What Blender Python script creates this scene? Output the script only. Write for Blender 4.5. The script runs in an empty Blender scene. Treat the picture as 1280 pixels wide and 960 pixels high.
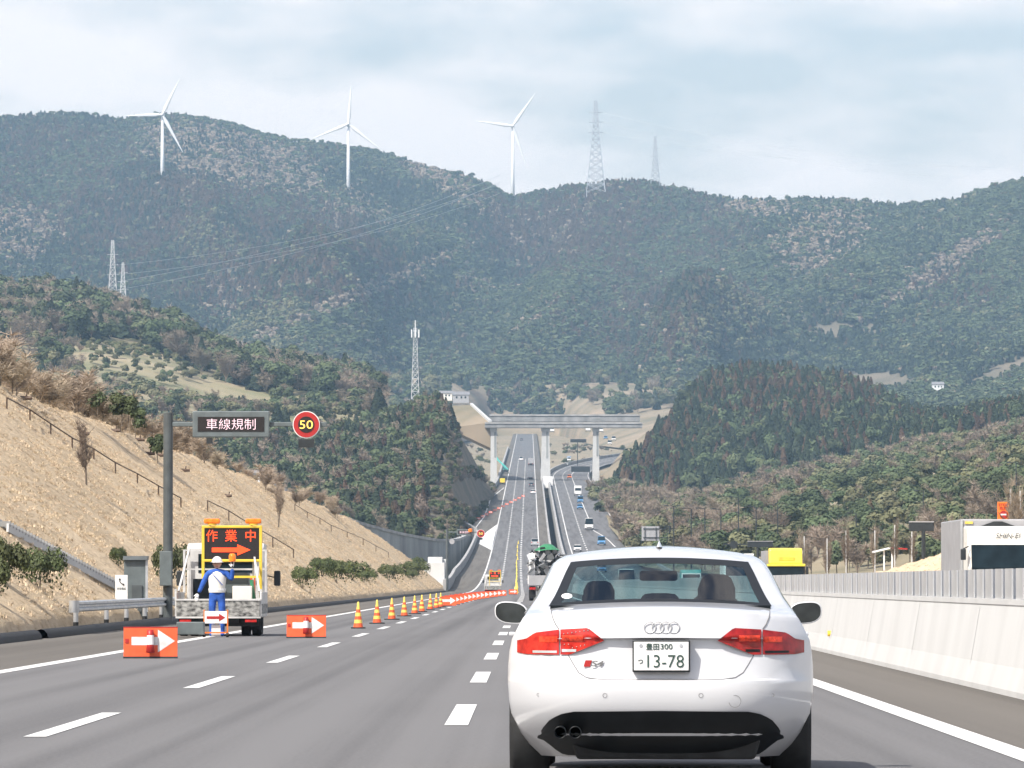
import bpy, math, random
import numpy as np
from mathutils import Vector, Matrix

S = bpy.context.scene
C = S.collection
R = math.radians
# ------------------------------------------------------------------ camera
F, VX, VY, H = 7000.0, 662.0, 728.0, 1.2       # focal length in photo pixels, vanishing point of the near road, eye height
cd = bpy.data.cameras.new('camera'); cam = bpy.data.objects.new('camera', cd); C.objects.link(cam)
cd.sensor_width = 36; cd.lens = F / 1280 * 36; cd.clip_start = 0.5; cd.clip_end = 60000
cam.location = (0, 0, H)
cam.rotation_euler = (R(90) + math.atan((VY - 480) / F), 0, math.atan((VX - 640) / F))
S.camera = cam
# ------------------------------------------------------------------ sky and sun
SUN = Vector((-0.70, -0.74, 1.15)).normalized()      # towards the sun: left and behind
w = bpy.data.worlds.new('World'); S.world = w; w.use_nodes = True
nt = w.node_tree; nt.nodes.clear()
def N(t, ty, **kw):
    n = t.nodes.new(ty)
    for k, v in kw.items(): setattr(n, k, v)
    return n
sky = N(nt, 'ShaderNodeTexSky', sky_type='NISHITA', sun_disc=False)
sky.sun_elevation = math.asin(SUN.z); sky.sun_rotation = math.atan2(SUN.x, SUN.y)
sky.air_density = 1.0; sky.dust_density = 2.2; sky.ozone_density = 1.0
tc = N(nt, 'ShaderNodeTexCoord'); mp = N(nt, 'ShaderNodeMapping'); mp.inputs['Scale'].default_value = (9, 9, 26)
mp.inputs['Location'].default_value = (2.3, 0.7, 5.4)
no = N(nt, 'ShaderNodeTexNoise'); no.inputs['Scale'].default_value = 1.5; no.inputs['Detail'].default_value = 6; no.inputs['Roughness'].default_value = 0.52
rp = N(nt, 'ShaderNodeValToRGB'); rp.color_ramp.elements[0].position = 0.43; rp.color_ramp.elements[1].position = 0.60
rp.color_ramp.elements[0].color = (0.0, 0.0, 0.0, 1); rp.color_ramp.elements[1].color = (0.92, 0.92, 0.92, 1)
mx = N(nt, 'ShaderNodeMixRGB'); mx.inputs[2].default_value = (7.9, 7.4, 7.2, 1)
bg = N(nt, 'ShaderNodeBackground'); bg.inputs['Strength'].default_value = 0.125
ow = N(nt, 'ShaderNodeOutputWorld')
L = nt.links.new
L(tc.outputs['Generated'], mp.inputs['Vector']); L(mp.outputs[0], no.inputs['Vector']); L(no.outputs['Fac'], rp.inputs[0])
sg = N(nt, 'ShaderNodeMixRGB', blend_type='MULTIPLY'); sg.inputs[0].default_value = 1; sg.inputs[2].default_value = (1.15, 1.09, 1.08, 1); L(sky.outputs[0], sg.inputs[1])
sz = N(nt, 'ShaderNodeSeparateXYZ'); hr = N(nt, 'ShaderNodeMapRange', interpolation_type='SMOOTHSTEP'); L(tc.outputs['Generated'], sz.inputs[0]); L(sz.outputs['Z'], hr.inputs[0])
hr.inputs['From Min'].default_value = 0.0; hr.inputs['From Max'].default_value = 0.45; hr.inputs['To Min'].default_value = 0.22; hr.inputs['To Max'].default_value = 0.0     # pale air thickens towards the horizon all round
ad = N(nt, 'ShaderNodeMath', operation='MULTIPLY_ADD', use_clamp=True); ad.inputs[1].default_value = 0.75; L(rp.outputs[0], ad.inputs[0]); L(hr.outputs[0], ad.inputs[2])
L(ad.outputs[0], mx.inputs[0]); L(sg.outputs[0], mx.inputs[1]); L(mx.outputs[0], bg.inputs[0]); L(bg.outputs[0], ow.inputs[0])
sd = bpy.data.lights.new('sun', 'SUN'); sd.energy = 5.0; sd.angle = R(0.53); sd.color = (1.0, 0.945, 0.86)
sun = bpy.data.objects.new('sun', sd); C.objects.link(sun); sun.location = (-50, -30, 80)
sun.rotation_euler = SUN.to_track_quat('Z', 'Y').to_euler()
vs = S.view_settings; vs.view_transform = 'Standard'; vs.look = 'None'; vs.gamma = 1; vs.use_curve_mapping = False; vs.exposure = 0.40
S.render.engine = 'CYCLES'
cy = S.cycles; cy.use_denoising = True; cy.max_bounces = 6; cy.diffuse_bounces = 2; cy.glossy_bounces = 3
cy.transmission_bounces = 4; cy.transparent_max_bounces = 12; cy.volume_bounces = 0
cy.use_adaptive_sampling = True; cy.adaptive_threshold = 0.02; cy.sample_clamp_indirect = 4
S.render.film_transparent = False

# ------------------------------------------------------------------ helpers
def P(x, y, Z): return Vector(((x - VX) * Z / F, Z, H + (VY - y) * Z / F))     # a pixel at a chosen distance
def XP(x, Z): return (x - VX) * Z / F
def ZP(y, Z): return H + (VY - y) * Z / F
def tag(o, label=None, cat=None, group=None, kind=None):
    if label: o['label'] = label
    if cat: o['category'] = cat
    if group: o['group'] = group
    if kind: o['kind'] = kind
    return o
def thing(name, label, cat, loc=(0, 0, 0), rz=0, group=None):
    o = bpy.data.objects.new(name, None); C.objects.link(o); o.location = loc; o.rotation_euler = (0, 0, rz)
    o.empty_display_size = 0.2
    return tag(o, label, cat, group)
def link(name, me, parent=None, loc=None, rz=0):
    o = bpy.data.objects.new(name, me); C.objects.link(o)
    if parent is not None: o.parent = parent
    if loc is not None: o.location = loc
    if rz: o.rotation_euler = (0, 0, rz)
    return o
def copy_tree(o, parent=None):
    c = o.copy(); C.objects.link(c); c.parent = parent
    for ch in o.children: copy_tree(ch, c)
    return c
def sm(a, b, t):
    t = max(0.0, min(1.0, (t - a) / (b - a))); return t * t * (3 - 2 * t)

class MB:
    def __init__(s): s.v = []; s.f = []; s.m = []
    def add(s, vs, fs, m=0):
        b = len(s.v); s.v += [tuple(p) for p in vs]; s.f += [tuple(b + i for i in f) for f in fs]; s.m += [m] * len(fs); return s
    def box(s, x0, x1, y0, y1, z0, z1, m=0):
        return s.add([(x0,y0,z0),(x1,y0,z0),(x1,y1,z0),(x0,y1,z0),(x0,y0,z1),(x1,y0,z1),(x1,y1,z1),(x0,y1,z1)],
                     [(0,3,2,1),(4,5,6,7),(0,1,5,4),(1,2,6,5),(2,3,7,6),(3,0,4,7)], m)
    def cyl(s, p, q, r0, r1=None, n=8, m=0, caps=True):
        p, q = Vector(p), Vector(q); r1 = r0 if r1 is None else r1
        d = (q - p).normalized(); a = d.orthogonal().normalized(); b = d.cross(a)
        vs = [p + (a*math.cos(2*math.pi*i/n) + b*math.sin(2*math.pi*i/n))*r0 for i in range(n)] + \
             [q + (a*math.cos(2*math.pi*i/n) + b*math.sin(2*math.pi*i/n))*r1 for i in range(n)]
        fs = [(i, (i+1) % n, n+(i+1) % n, n+i) for i in range(n)]
        if caps: fs += [tuple(range(n-1, -1, -1)), tuple(range(n, 2*n))]
        return s.add(vs, fs, m)
    def tube(s, pts, r, n=6, m=0):
        for a, b in zip(pts, pts[1:]): s.cyl(a, b, r, r, n, m)
        return s
    def bar(s, p, q, w, h=None, m=0):
        p, q = Vector(p), Vector(q); h = h or w; d = (q - p).normalized()
        u = Vector((0, 0, 1)) if abs(d.z) < 0.9 else Vector((0, 1, 0))
        a = d.cross(u).normalized(); b = a.cross(d)
        vs = [c + a*sx*w/2 + b*sz*h/2 for c in (p, q) for sx, sz in ((-1,-1),(1,-1),(1,1),(-1,1))]
        return s.add(vs, [(3,2,1,0),(4,5,6,7),(0,1,5,4),(1,2,6,5),(2,3,7,6),(3,0,4,7)], m)
    def prism(s, pts, d, m=0):           # planar polygon pushed along vector d
        n = len(pts); pts = [Vector(p) for p in pts]; d = Vector(d)
        return s.add(pts + [p + d for p in pts], [tuple(range(n)), tuple(range(2*n-1, n-1, -1))] + [((i+1) % n, i, n+i, n+(i+1) % n) for i in range(n)], m)
    def grid(s, rows, m=0, flip=False, close=False):
        nr, nc = len(rows), len(rows[0]); vs = [p for r in rows for p in r]; fs = []
        for i in range(nr - 1):
            for j in range(nc - (0 if close else 1)):
                k = (j + 1) % nc
                q = (i*nc+j, i*nc+k, (i+1)*nc+k, (i+1)*nc+j); fs.append(q[::-1] if flip else q)
        return s.add(vs, fs, m)
    def lathe(s, c, prof, n=12, m=0):
        c = Vector(c)
        return s.grid([[c + Vector((r*math.cos(2*math.pi*j/n), r*math.sin(2*math.pi*j/n), z)) for j in range(n)] for r, z in prof], m, close=True)
    def mesh(s, name, mats):
        me = bpy.data.meshes.new(name); me.from_pydata(s.v, [], s.f)
        for mt in (mats if isinstance(mats, (list, tuple)) else [mats]): me.materials.append(mt)
        if any(s.m): me.polygons.foreach_set('material_index', s.m)
        me.update(); return me
    def build(s, name, mats, parent=None, smooth=False, bevel=0, loc=None):
        me = s.mesh(name, mats)
        if smooth: me.polygons.foreach_set('use_smooth', [True]*len(me.polygons))
        o = link(name, me, parent, loc)
        if bevel:
            b = o.modifiers.new('bevel', 'BEVEL'); b.width = bevel; b.segments = 2; b.limit_method = 'ANGLE'; b.angle_limit = R(40)
        return o

def text_mesh(body, size, mat, width=None, bold=0.0, shear=0.0):
    c = bpy.data.curves.new('writing', 'FONT'); c.body = body; c.size = size; c.align_x = 'CENTER'; c.align_y = 'CENTER'
    c.offset = bold * size; c.shear = shear; c.extrude = 0.0015; c.resolution_u = 3
    o = bpy.data.objects.new('writing', c); C.objects.link(o); bpy.context.view_layer.update()
    me = bpy.data.meshes.new_from_object(o.evaluated_get(bpy.context.evaluated_depsgraph_get()))
    bpy.data.objects.remove(o); me.name = 'writing'; me.materials.clear(); me.materials.append(mat)
    v = np.array([p.co[:] for p in me.vertices])
    if width:
        k = width / (v[:,0].max() - v[:,0].min())
    else: k = 1
    v[:,0] = (v[:,0] - (v[:,0].max()+v[:,0].min())/2) * k; v[:,1] -= (v[:,1].max()+v[:,1].min())/2
    me.transform(Matrix.Identity(4)); me.vertices.foreach_set('co', np.stack([v[:,0], -v[:,2], v[:,1]], 1).ravel()); me.update()
    return me                                  # stands upright, facing -Y

# ------------------------------------------------------------------ materials
def mk(name, col, rough=0.6, metal=0.0, var=0.12, scale=6.0, bump=0.0, bscale=None, emit=0, spec=0.5, coat=0, col2=None, coords='Object', vscale=(1,1,1), detail=5, rand=0, alpha=None):
    m = bpy.data.materials.new(name); m.use_nodes = True; t = m.node_tree; b = t.nodes['Principled BSDF']; L = t.links.new
    b.inputs['Roughness'].default_value = rough; b.inputs['Metallic'].default_value = metal; b.inputs['Specular IOR Level'].default_value = spec
    if coat: b.inputs['Coat Weight'].default_value = coat; b.inputs['Coat Roughness'].default_value = 0.05
    tc = N(t, 'ShaderNodeTexCoord'); mp = N(t, 'ShaderNodeMapping'); mp.inputs['Scale'].default_value = vscale
    L(tc.outputs[coords], mp.inputs[0])
    nz = N(t, 'ShaderNodeTexNoise'); nz.inputs['Scale'].default_value = scale; nz.inputs['Detail'].default_value = detail; L(mp.outputs[0], nz.inputs['Vector'])
    rp = N(t, 'ShaderNodeValToRGB'); c2 = col2 or tuple(max(0, c*(1-var*1.6)) for c in col); c1 = col if col2 else tuple(min(1, c*(1+var)) for c in col)
    rp.color_ramp.elements[0].position = 0.34; rp.color_ramp.elements[1].position = 0.66
    rp.color_ramp.elements[0].color = (*c2, 1); rp.color_ramp.elements[1].color = (*c1, 1)
    L(nz.outputs['Fac'], rp.inputs[0]); out = rp.outputs[0]
    if rand:
        oi = N(t, 'ShaderNodeObjectInfo'); hs = N(t, 'ShaderNodeHueSaturation'); ma = N(t, 'ShaderNodeMapRange')
        ma.inputs['To Min'].default_value = 1 - rand; ma.inputs['To Max'].default_value = 1 + rand
        mh = N(t, 'ShaderNodeMapRange'); mh.inputs['To Min'].default_value = 0.5 - rand*0.05; mh.inputs['To Max'].default_value = 0.5 + rand*0.05
        mu = N(t, 'ShaderNodeMath', operation='FRACT'); m2 = N(t, 'ShaderNodeMath', operation='MULTIPLY'); m2.inputs[1].default_value = 7.31
        L(oi.outputs['Random'], m2.inputs[0]); L(m2.outputs[0], mu.inputs[0]); L(mu.outputs[0], mh.inputs[0])
        L(oi.outputs['Random'], ma.inputs[0]); L(ma.outputs[0], hs.inputs['Value']); L(mh.outputs[0], hs.inputs['Hue']); L(out, hs.inputs['Color']); out = hs.outputs[0]
    L(out, b.inputs['Base Color'])
    if bump:
        n2 = N(t, 'ShaderNodeTexNoise'); n2.inputs['Scale'].default_value = bscale or scale*4; n2.inputs['Detail'].default_value = 4; L(mp.outputs[0], n2.inputs['Vector'])
        bp = N(t, 'ShaderNodeBump'); bp.inputs['Strength'].default_value = bump; bp.inputs['Distance'].default_value = 0.02; L(n2.outputs['Fac'], bp.inputs['Height']); L(bp.outputs[0], b.inputs['Normal'])
    if emit:
        b.inputs['Emission Color'].default_value = (*col, 1); b.inputs['Emission Strength'].default_value = emit
    return m
def glass_mat(name, tint, gloss=0.12, rough=0.02):
    m = bpy.data.materials.new(name); m.use_nodes = True; t = m.node_tree; t.nodes.clear(); L = t.links.new
    o = N(t, 'ShaderNodeOutputMaterial'); tr = N(t, 'ShaderNodeBsdfTransparent'); tr.inputs[0].default_value = (*tint, 1)
    gl = N(t, 'ShaderNodeBsdfGlossy'); gl.inputs['Roughness'].default_value = rough
    fr = N(t, 'ShaderNodeFresnel'); fr.inputs['IOR'].default_value = 1.45; mi = N(t, 'ShaderNodeMixShader')
    nz = N(t, 'ShaderNodeTexNoise'); nz.inputs['Scale'].default_value = 3; ad = N(t, 'ShaderNodeMath', operation='MULTIPLY_ADD'); ad.inputs[1].default_value = 0.02
    L(nz.outputs['Fac'], ad.inputs[0]); L(fr.outputs[0], ad.inputs[2]); L(ad.outputs[0], mi.inputs[0]); L(tr.outputs[0], mi.inputs[1]); L(gl.outputs[0], mi.inputs[2]); L(mi.outputs[0], o.inputs[0])
    return m
HAZE = 9.2e-5
M = {}
M['asphalt'] = None
M['line'] = mk('white road paint', (0.78, 0.78, 0.76), 0.6, scale=7, col2=(0.56, 0.56, 0.55), detail=9, bump=0.2, bscale=60)
M['yline'] = mk('yellow road paint', (0.75, 0.42, 0.06), 0.6, var=0.1, scale=3)
M['concrete'] = mk('pale concrete', (0.53, 0.535, 0.53), 0.85, var=0.04, scale=0.9, bump=0.15, bscale=18, vscale=(1, 1, 0.4))
M['concrete2'] = mk('weathered concrete', (0.36, 0.36, 0.355), 0.9, var=0.18, scale=0.25, bump=0.1, bscale=8, vscale=(1, 1, 0.35))
M['concrete_dark'] = mk('dark grey concrete', (0.27, 0.285, 0.285), 0.9, var=0.25, scale=0.12, vscale=(1, 1, 0.4))  # darker mottled concrete, used for walls, joints and the overpass shade plates
M['steel_panel'] = mk('galvanised sheet', (0.50, 0.51, 0.52), 0.5, 0.35, var=0.1, scale=1.2, rand=0.07)
M['galv'] = mk('galvanised steel', (0.52, 0.54, 0.56), 0.42, 0.55, var=0.12, scale=3)
M['white'] = mk('white paint', (0.80, 0.80, 0.79), 0.4, var=0.05, scale=2)
M['offwhite'] = mk('cream white paint', (0.78, 0.75, 0.68), 0.4, var=0.05, scale=2)
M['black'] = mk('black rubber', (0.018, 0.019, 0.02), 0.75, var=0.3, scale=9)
M['dark'] = mk('dark grey steel', (0.03, 0.035, 0.038), 0.5, 0.2, var=0.15, scale=4)
M['polegrey'] = mk('dark grey painted pole', (0.085, 0.098, 0.102), 0.5, 0.1, var=0.12, scale=3)
M['boxgrey'] = mk('grey green steel box', (0.13, 0.155, 0.16), 0.5, 0.1, var=0.12, scale=3)
M['rust'] = mk('dark brown pipe', (0.10, 0.065, 0.045), 0.7, 0.1, var=0.25, scale=6)
M['orange'] = mk('orange red board', (0.82, 0.115, 0.035), 0.45, var=0.08, scale=5)
M['orange2'] = mk('safety orange', (0.85, 0.19, 0.02), 0.5, var=0.1, scale=5)
M['ycone'] = mk('yellow reflective band', (0.88, 0.62, 0.12), 0.45, var=0.08, scale=6)
M['yellow'] = mk('yellow paint', (0.78, 0.55, 0.06), 0.4, var=0.08, scale=3)
M['yellow2'] = mk('bright yellow paint', (0.85, 0.66, 0.07), 0.35, var=0.06, scale=3)
M['board_black'] = mk('black display face', (0.022, 0.018, 0.018), 0.35, var=0.2, scale=30)
M['led_red'] = mk('lit red orange diodes', (1.0, 0.07, 0.012), 0.5, emit=0.75, var=0.02)
M['led_pink'] = mk('lit pale pink diodes', (1.0, 0.72, 0.80), 0.5, emit=0.45, var=0.02)
M['led_yellow'] = mk('lit yellow diodes', (1.0, 0.6, 0.12), 0.5, emit=0.7, var=0.02)
M['signred'] = mk('sign red', (0.42, 0.022, 0.02), 0.45, var=0.06, scale=4)
M['beacon'] = mk('orange beacon lens', (0.90, 0.20, 0.015), 0.15, emit=0.18, var=0.2, scale=14)
M['glassdark'] = mk('dark vehicle glass', (0.010, 0.020, 0.026), 0.12, var=0.2, scale=2, spec=0.22)
M['tail'] = mk('red tail lamp lens', (0.5, 0.02, 0.018), 0.15, var=0.2, scale=10)
M['blue'] = mk('blue uniform cloth', (0.025, 0.10, 0.42), 0.85, var=0.2, scale=8)
M['skin'] = mk('mannequin skin', (0.70, 0.42, 0.30), 0.6, var=0.06, scale=6)
M['green'] = mk('green plastic', (0.04, 0.22, 0.10), 0.5, var=0.15, scale=5)
M['teal'] = mk('teal crane paint', (0.10, 0.48, 0.44), 0.5, var=0.15, scale=2)
M['silver'] = mk('silver paint', (0.55, 0.56, 0.57), 0.35, 0.4, var=0.05)
M['greybox'] = mk('grey aluminium box', (0.42, 0.42, 0.43), 0.45, 0.3, var=0.07, scale=1.5)
M['bluecar'] = mk('blue vehicle paint', (0.10, 0.30, 0.58), 0.35, var=0.08)
M['graycar'] = mk('dark grey vehicle paint', (0.12, 0.13, 0.14), 0.35, 0.2, var=0.08)
M['turbine'] = mk('white turbine paint', (0.82, 0.83, 0.83), 0.45, var=0.03, scale=0.1)
M['lattice'] = mk('galvanised lattice', (0.55, 0.56, 0.57), 0.6, 0.1, var=0.1, scale=0.5)
M['redsteel'] = mk('red lattice paint', (0.55, 0.10, 0.07), 0.6, var=0.1, scale=0.5)
M['roofgrey'] = mk('grey roof tiles', (0.22, 0.22, 0.23), 0.7, var=0.15, scale=2)
M['chrome'] = mk('chrome', (0.75, 0.76, 0.78), 0.15, 1.0, var=0.05)

def asphalt(name, c1, c2, tracks=True):
    m = bpy.data.materials.new(name); m.use_nodes = True; t = m.node_tree; b = t.nodes['Principled BSDF']; L = t.links.new
    g = N(t, 'ShaderNodeNewGeometry'); sp = N(t, 'ShaderNodeSeparateXYZ'); L(g.outputs['Position'], sp.inputs[0])
    mp = N(t, 'ShaderNodeMapping'); mp.inputs['Scale'].default_value = (1.3, 0.004, 1); L(g.outputs['Position'], mp.inputs[0])
    n1 = N(t, 'ShaderNodeTexNoise'); n1.inputs['Scale'].default_value = 1.0; n1.inputs['Detail'].default_value = 4; L(mp.outputs[0], n1.inputs['Vector'])
    n2 = N(t, 'ShaderNodeTexNoise'); n2.inputs['Scale'].default_value = 30; n2.inputs['Detail'].default_value = 6; L(g.outputs['Position'], n2.inputs['Vector'])
    n3 = N(t, 'ShaderNodeTexNoise'); n3.inputs['Scale'].default_value = 0.08; n3.inputs['Detail'].default_value = 5; L(g.outputs['Position'], n3.inputs['Vector'])
    r = N(t, 'ShaderNodeValToRGB'); r.color_ramp.elements[0].position = 0.38; r.color_ramp.elements[1].position = 0.62
    r.color_ramp.elements[0].color = (*c1, 1); r.color_ramp.elements[1].color = (*c2, 1)
    a = N(t, 'ShaderNodeMath', operation='ADD'); a2 = N(t, 'ShaderNodeMath', operation='ADD'); h1 = N(t, 'ShaderNodeMath', operation='MULTIPLY'); h1.inputs[1].default_value = 0.65
    h2 = N(t, 'ShaderNodeMath', operation='MULTIPLY'); h2.inputs[1].default_value = 0.38; h3 = N(t, 'ShaderNodeMath', operation='MULTIPLY'); h3.inputs[1].default_value = 0.1
    L(n1.outputs['Fac'], h1.inputs[0]); L(n2.outputs['Fac'], h2.inputs[0]); L(n3.outputs['Fac'], h3.inputs[0])
    L(h1.outputs[0], a.inputs[0]); L(h2.outputs[0], a.inputs[1]); L(a.outputs[0], a2.inputs[0]); L(h3.outputs[0], a2.inputs[1]); L(a2.outputs[0], r.inputs[0])
    L(r.outputs[0], b.inputs['Base Color']); b.inputs['Roughness'].default_value = 0.85; b.inputs['Specular IOR Level'].default_value = 0.12
    bp = N(t, 'ShaderNodeBump'); bp.inputs['Strength'].default_value = 0.35; bp.inputs['Distance'].default_value = 0.01; L(n2.outputs['Fac'], bp.inputs['Height']); L(bp.outputs[0], b.inputs['Normal'])
    return m
M['asphalt'] = asphalt('grey asphalt', (0.085, 0.085, 0.088), (0.165, 0.164, 0.167))
M['shoulder'] = asphalt('brownish shoulder asphalt', (0.088, 0.082, 0.075), (0.15, 0.14, 0.127))

# ------------------------------------------------------------------ noise
_rs = np.random.RandomState(7); _T = _rs.rand(256, 256)
def vnoise(x, y):
    x = np.asarray(x, float); y = np.asarray(y, float)
    xi = np.floor(x).astype(int); yi = np.floor(y).astype(int); fx = x - xi; fy = y - yi
    fx = fx*fx*(3-2*fx); fy = fy*fy*(3-2*fy)
    g = lambda i, j: _T[i & 255, j & 255]
    return (g(xi,yi)*(1-fx)+g(xi+1,yi)*fx)*(1-fy) + (g(xi,yi+1)*(1-fx)+g(xi+1,yi+1)*fx)*fy
def fbm(x, y, o=4):
    s = 0; a = 0.5; k = 1.0
    for i in range(o): s = s + a*(vnoise(np.asarray(x)*k + 17.3*i, np.asarray(y)*k + 5.1*i) - 0.5); a *= 0.5; k *= 2.03
    return s*2
# ------------------------------------------------------------------ road geometry (metres; Y runs along the road)
def road_z(Z):
    Z = np.asarray(Z, float)
    return np.where(Z < 665, 0, np.where(Z < 1400, 0.037*(Z-665)**2/(2*735), 13.6 + 0.037*(Z-1400)))
def road_s(Z):
    t = np.clip((np.asarray(Z, float) - 450)/850, 0, 1); return -1.3*t*t*(3-2*t)
def opp_s(Z):
    Z = np.asarray(Z, float); return np.where(Z > 2150, 0.00011*(Z-2150)**2, 0)
LEFT = ([0, 700, 950, 1380, 1450, 1800, 1920, 2030, 4200], [-10.1, -10.1, -12.2, -12.2, -16.4, -16.4, -12.0, -11.2, -10.5])
def left_x(Z): return float(np.interp(Z, *LEFT)) + (0 if Z > 700 else 0)
ZS = list(np.concatenate([np.arange(-40, 700, 20), np.arange(700, 1500, 12), np.arange(1500, 4100, 40)]))
def strip(mb, fa, fb, zs, lift=0.0, m=0):
    rows = []
    for Z in zs:
        z = float(road_z(Z)) + lift*(1 + Z/250.0)
        rows.append([(fa(Z), Z, z), (fb(Z), Z, z)])
    return mb.grid(rows, m)
rs = lambda Z: float(road_s(Z)); os_ = lambda Z: float(opp_s(Z))
XD, XA, XB, XC = -7.08, -3.84, -0.616, 3.42
RP = lambda Z: 4.95 if Z < 680 else 4.95 - 0.55*sm(680, 800, Z)      # inner face of the wall beside the median
road = strip(MB(), lambda Z: XD + rs(Z) - 0.02, lambda Z: XC + rs(Z) + 0.02, ZS).build('road', M['asphalt']); tag(road, kind='structure')
o = strip(MB(), lambda Z: left_x(Z) - 0.3, lambda Z: XD + rs(Z) - 0.02, ZS).build('road_shoulder', M['shoulder']); tag(o, kind='structure')
o = strip(MB(), lambda Z: XC + rs(Z) + 0.02, lambda Z: RP(Z) + 0.4, ZS).build('road_shoulder', M['shoulder']); tag(o, kind='structure')
OL, OM, OR_ = 9.2, 12.75, 16.2
opp = strip(MB(), lambda Z: 7.3 + os_(Z), lambda Z: 23.2 + os_(Z), [z for z in ZS if z < 2900]).build('road', M['asphalt']); tag(opp, kind='structure')
def line_strip(f, w, zs, lift=0.004, m=0): return strip(MB(), lambda Z: f(Z) - w/2, lambda Z: f(Z) + w/2, zs, lift, m)
for f, wd, nm in ((lambda Z: XD + rs(Z), 0.26, 1), (lambda Z: XC + rs(Z), 0.24, 1)):
    line_strip(f, wd, ZS).build('edge_line', M['line'], road)
def dashes(mb, x, z0, ln, wd):
    zs = [z0, z0 + ln/2, z0 + ln]
    return strip(mb, lambda Z: x(Z) - wd/2, lambda Z: x(Z) + wd/2, zs, 0.004)
for x, ph, wd in ((lambda Z: XA + rs(Z), 43.5, 0.18), (lambda Z: XB + rs(Z), 47.0, 0.2)):
    far = MB()
    for k in range(-2, 130):
        z0 = ph + 20*k
        if z0 < 330: dashes(MB(), x, z0, 8, wd).build('lane_dash', M['line'], road)
        elif z0 < 2900: dashes(far, x, z0, 8, wd*1.9)
    tag(far.build('lane_dashes', M['line'], road), kind='stuff')
for f, wd, zz in ((lambda Z: OL + os_(Z), 0.24, (1100, 2750)), (lambda Z: OR_ + os_(Z), 0.24, (1420, 2750)), (lambda Z: 22.6 + os_(Z), 0.2, (1300, 2700))):
    line_strip(f, wd, [z for z in ZS if zz[0] <= z <= zz[1]]).build('edge_line', M['line'], opp)
far = MB()
for k in range(95): dashes(far, lambda Z: OM + os_(Z), 800 + 20*k, 8, 0.34)
tag(far.build('lane_dashes', M['line'], opp), kind='stuff')
# ramp that leaves on the opposite side: curved white line and nose
pts = [(OR_ + 0.0, 1420), (OR_ + 1.6, 1375), (OR_ + 2.6, 1330), (OR_ + 3.2, 1270)]
def path_line(pts, wd, mat, parent, nm='edge_line'):
    mb = MB()
    for (x0, y0), (x1, y1) in zip(pts, pts[1:]):
        l = 0.004*(1 + y0/250); mb.add([(x0-wd/2, y0, float(road_z(y0))+l), (x0+wd/2, y0, float(road_z(y0))+l), (x1+wd/2, y1, float(road_z(y1))+l), (x1-wd/2, y1, float(road_z(y1))+l)], [(0,1,2,3)])
    return mb.build(nm, mat, parent)
path_line(pts, 0.3, M['line'], opp)
# painted gore where the slip road joins, and the line round the lay-by
gz = lambda y, k=1: float(road_z(y)) + 0.006*(1 + y/250)
g = MB(); g.add([(XD-1.3-0.1, 1240, gz(1240)), (-11.8, 1375, gz(1375)), (-11.8, 1300, gz(1300))], [(0, 2, 1)])
g.add([(XD-1.4, 1240, gz(1240)), (XD-1.4, 1480, gz(1480)), (-11.8, 1375, gz(1375))], [(0, 1, 2)])
g.build('gore_marking', M['line'], road)
path_line([(-14.6, 1390), (-12.6, 1560), (-12.4, 1790), (-10.2, 1900), (-8.9, 1960)], 0.3, M['line'], road)

# ground: one sheet to the horizon, a little under the road, falling away at the sides
ys = [-400, -60] + list(range(0, 700, 50)) + list(range(700, 4000, 100)) + [4200, 6000, 9000, 40000]
xs = [-30000, -3000, -800, -300, -120, -60, -14, 26, 60, 120, 300, 800, 3000, 30000]
rows = []
for y in ys:
    b = float(road_z(min(y, 3900)))
    dz = -1.0 if y < 650 else -1.0 - 5*sm(650, 900, y)*(1 - sm(1900, 2300, y)) - 0.2
    rows.append([(x, y, b + dz - (6 if abs(x) > 500 else 0)) for x in xs])
dry = mk('dry grass ground', (0.31, 0.25, 0.175), 0.95, var=0.2, scale=0.06, col2=(0.17, 0.155, 0.10), detail=8, bump=0.4, bscale=2)
tag(MB().grid(rows).build('ground', dry), kind='structure')

# ------------------------------------------------------------------ walls along the road
def wall_along(name, fx, zs, prof, mat, label, cat, smooth=False):
    """prof: (dx, dz) polygon swept along the road"""
    rows = [[(fx(Z) + dx, Z, float(road_z(Z)) + dz) for dx, dz in prof] for Z in zs]
    mb = MB().grid(rows, close=True); n = len(prof)
    mb.f += [tuple(range(n-1, -1, -1)), tuple(len(mb.v)-n+i for i in range(n))]; mb.m += [0, 0]
    o = mb.build(name, mat); return tag(o, label, cat)
z1 = [20 + 4*i for i in range(165)]
JERSEY = [(0.0, -0.3), (0.0, 0.06), (0.07, 0.30), (0.18, 0.94), (0.17, 0.955), (0.17, 1.015), (0.60, 1.015), (0.60, 0.95), (0.58, -0.3)]
bar = wall_along('concrete_barrier', lambda Z: 5.05, z1, JERSEY, M['concrete'], 'long pale concrete barrier with upright metal panels along its top', 'barrier')
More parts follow.
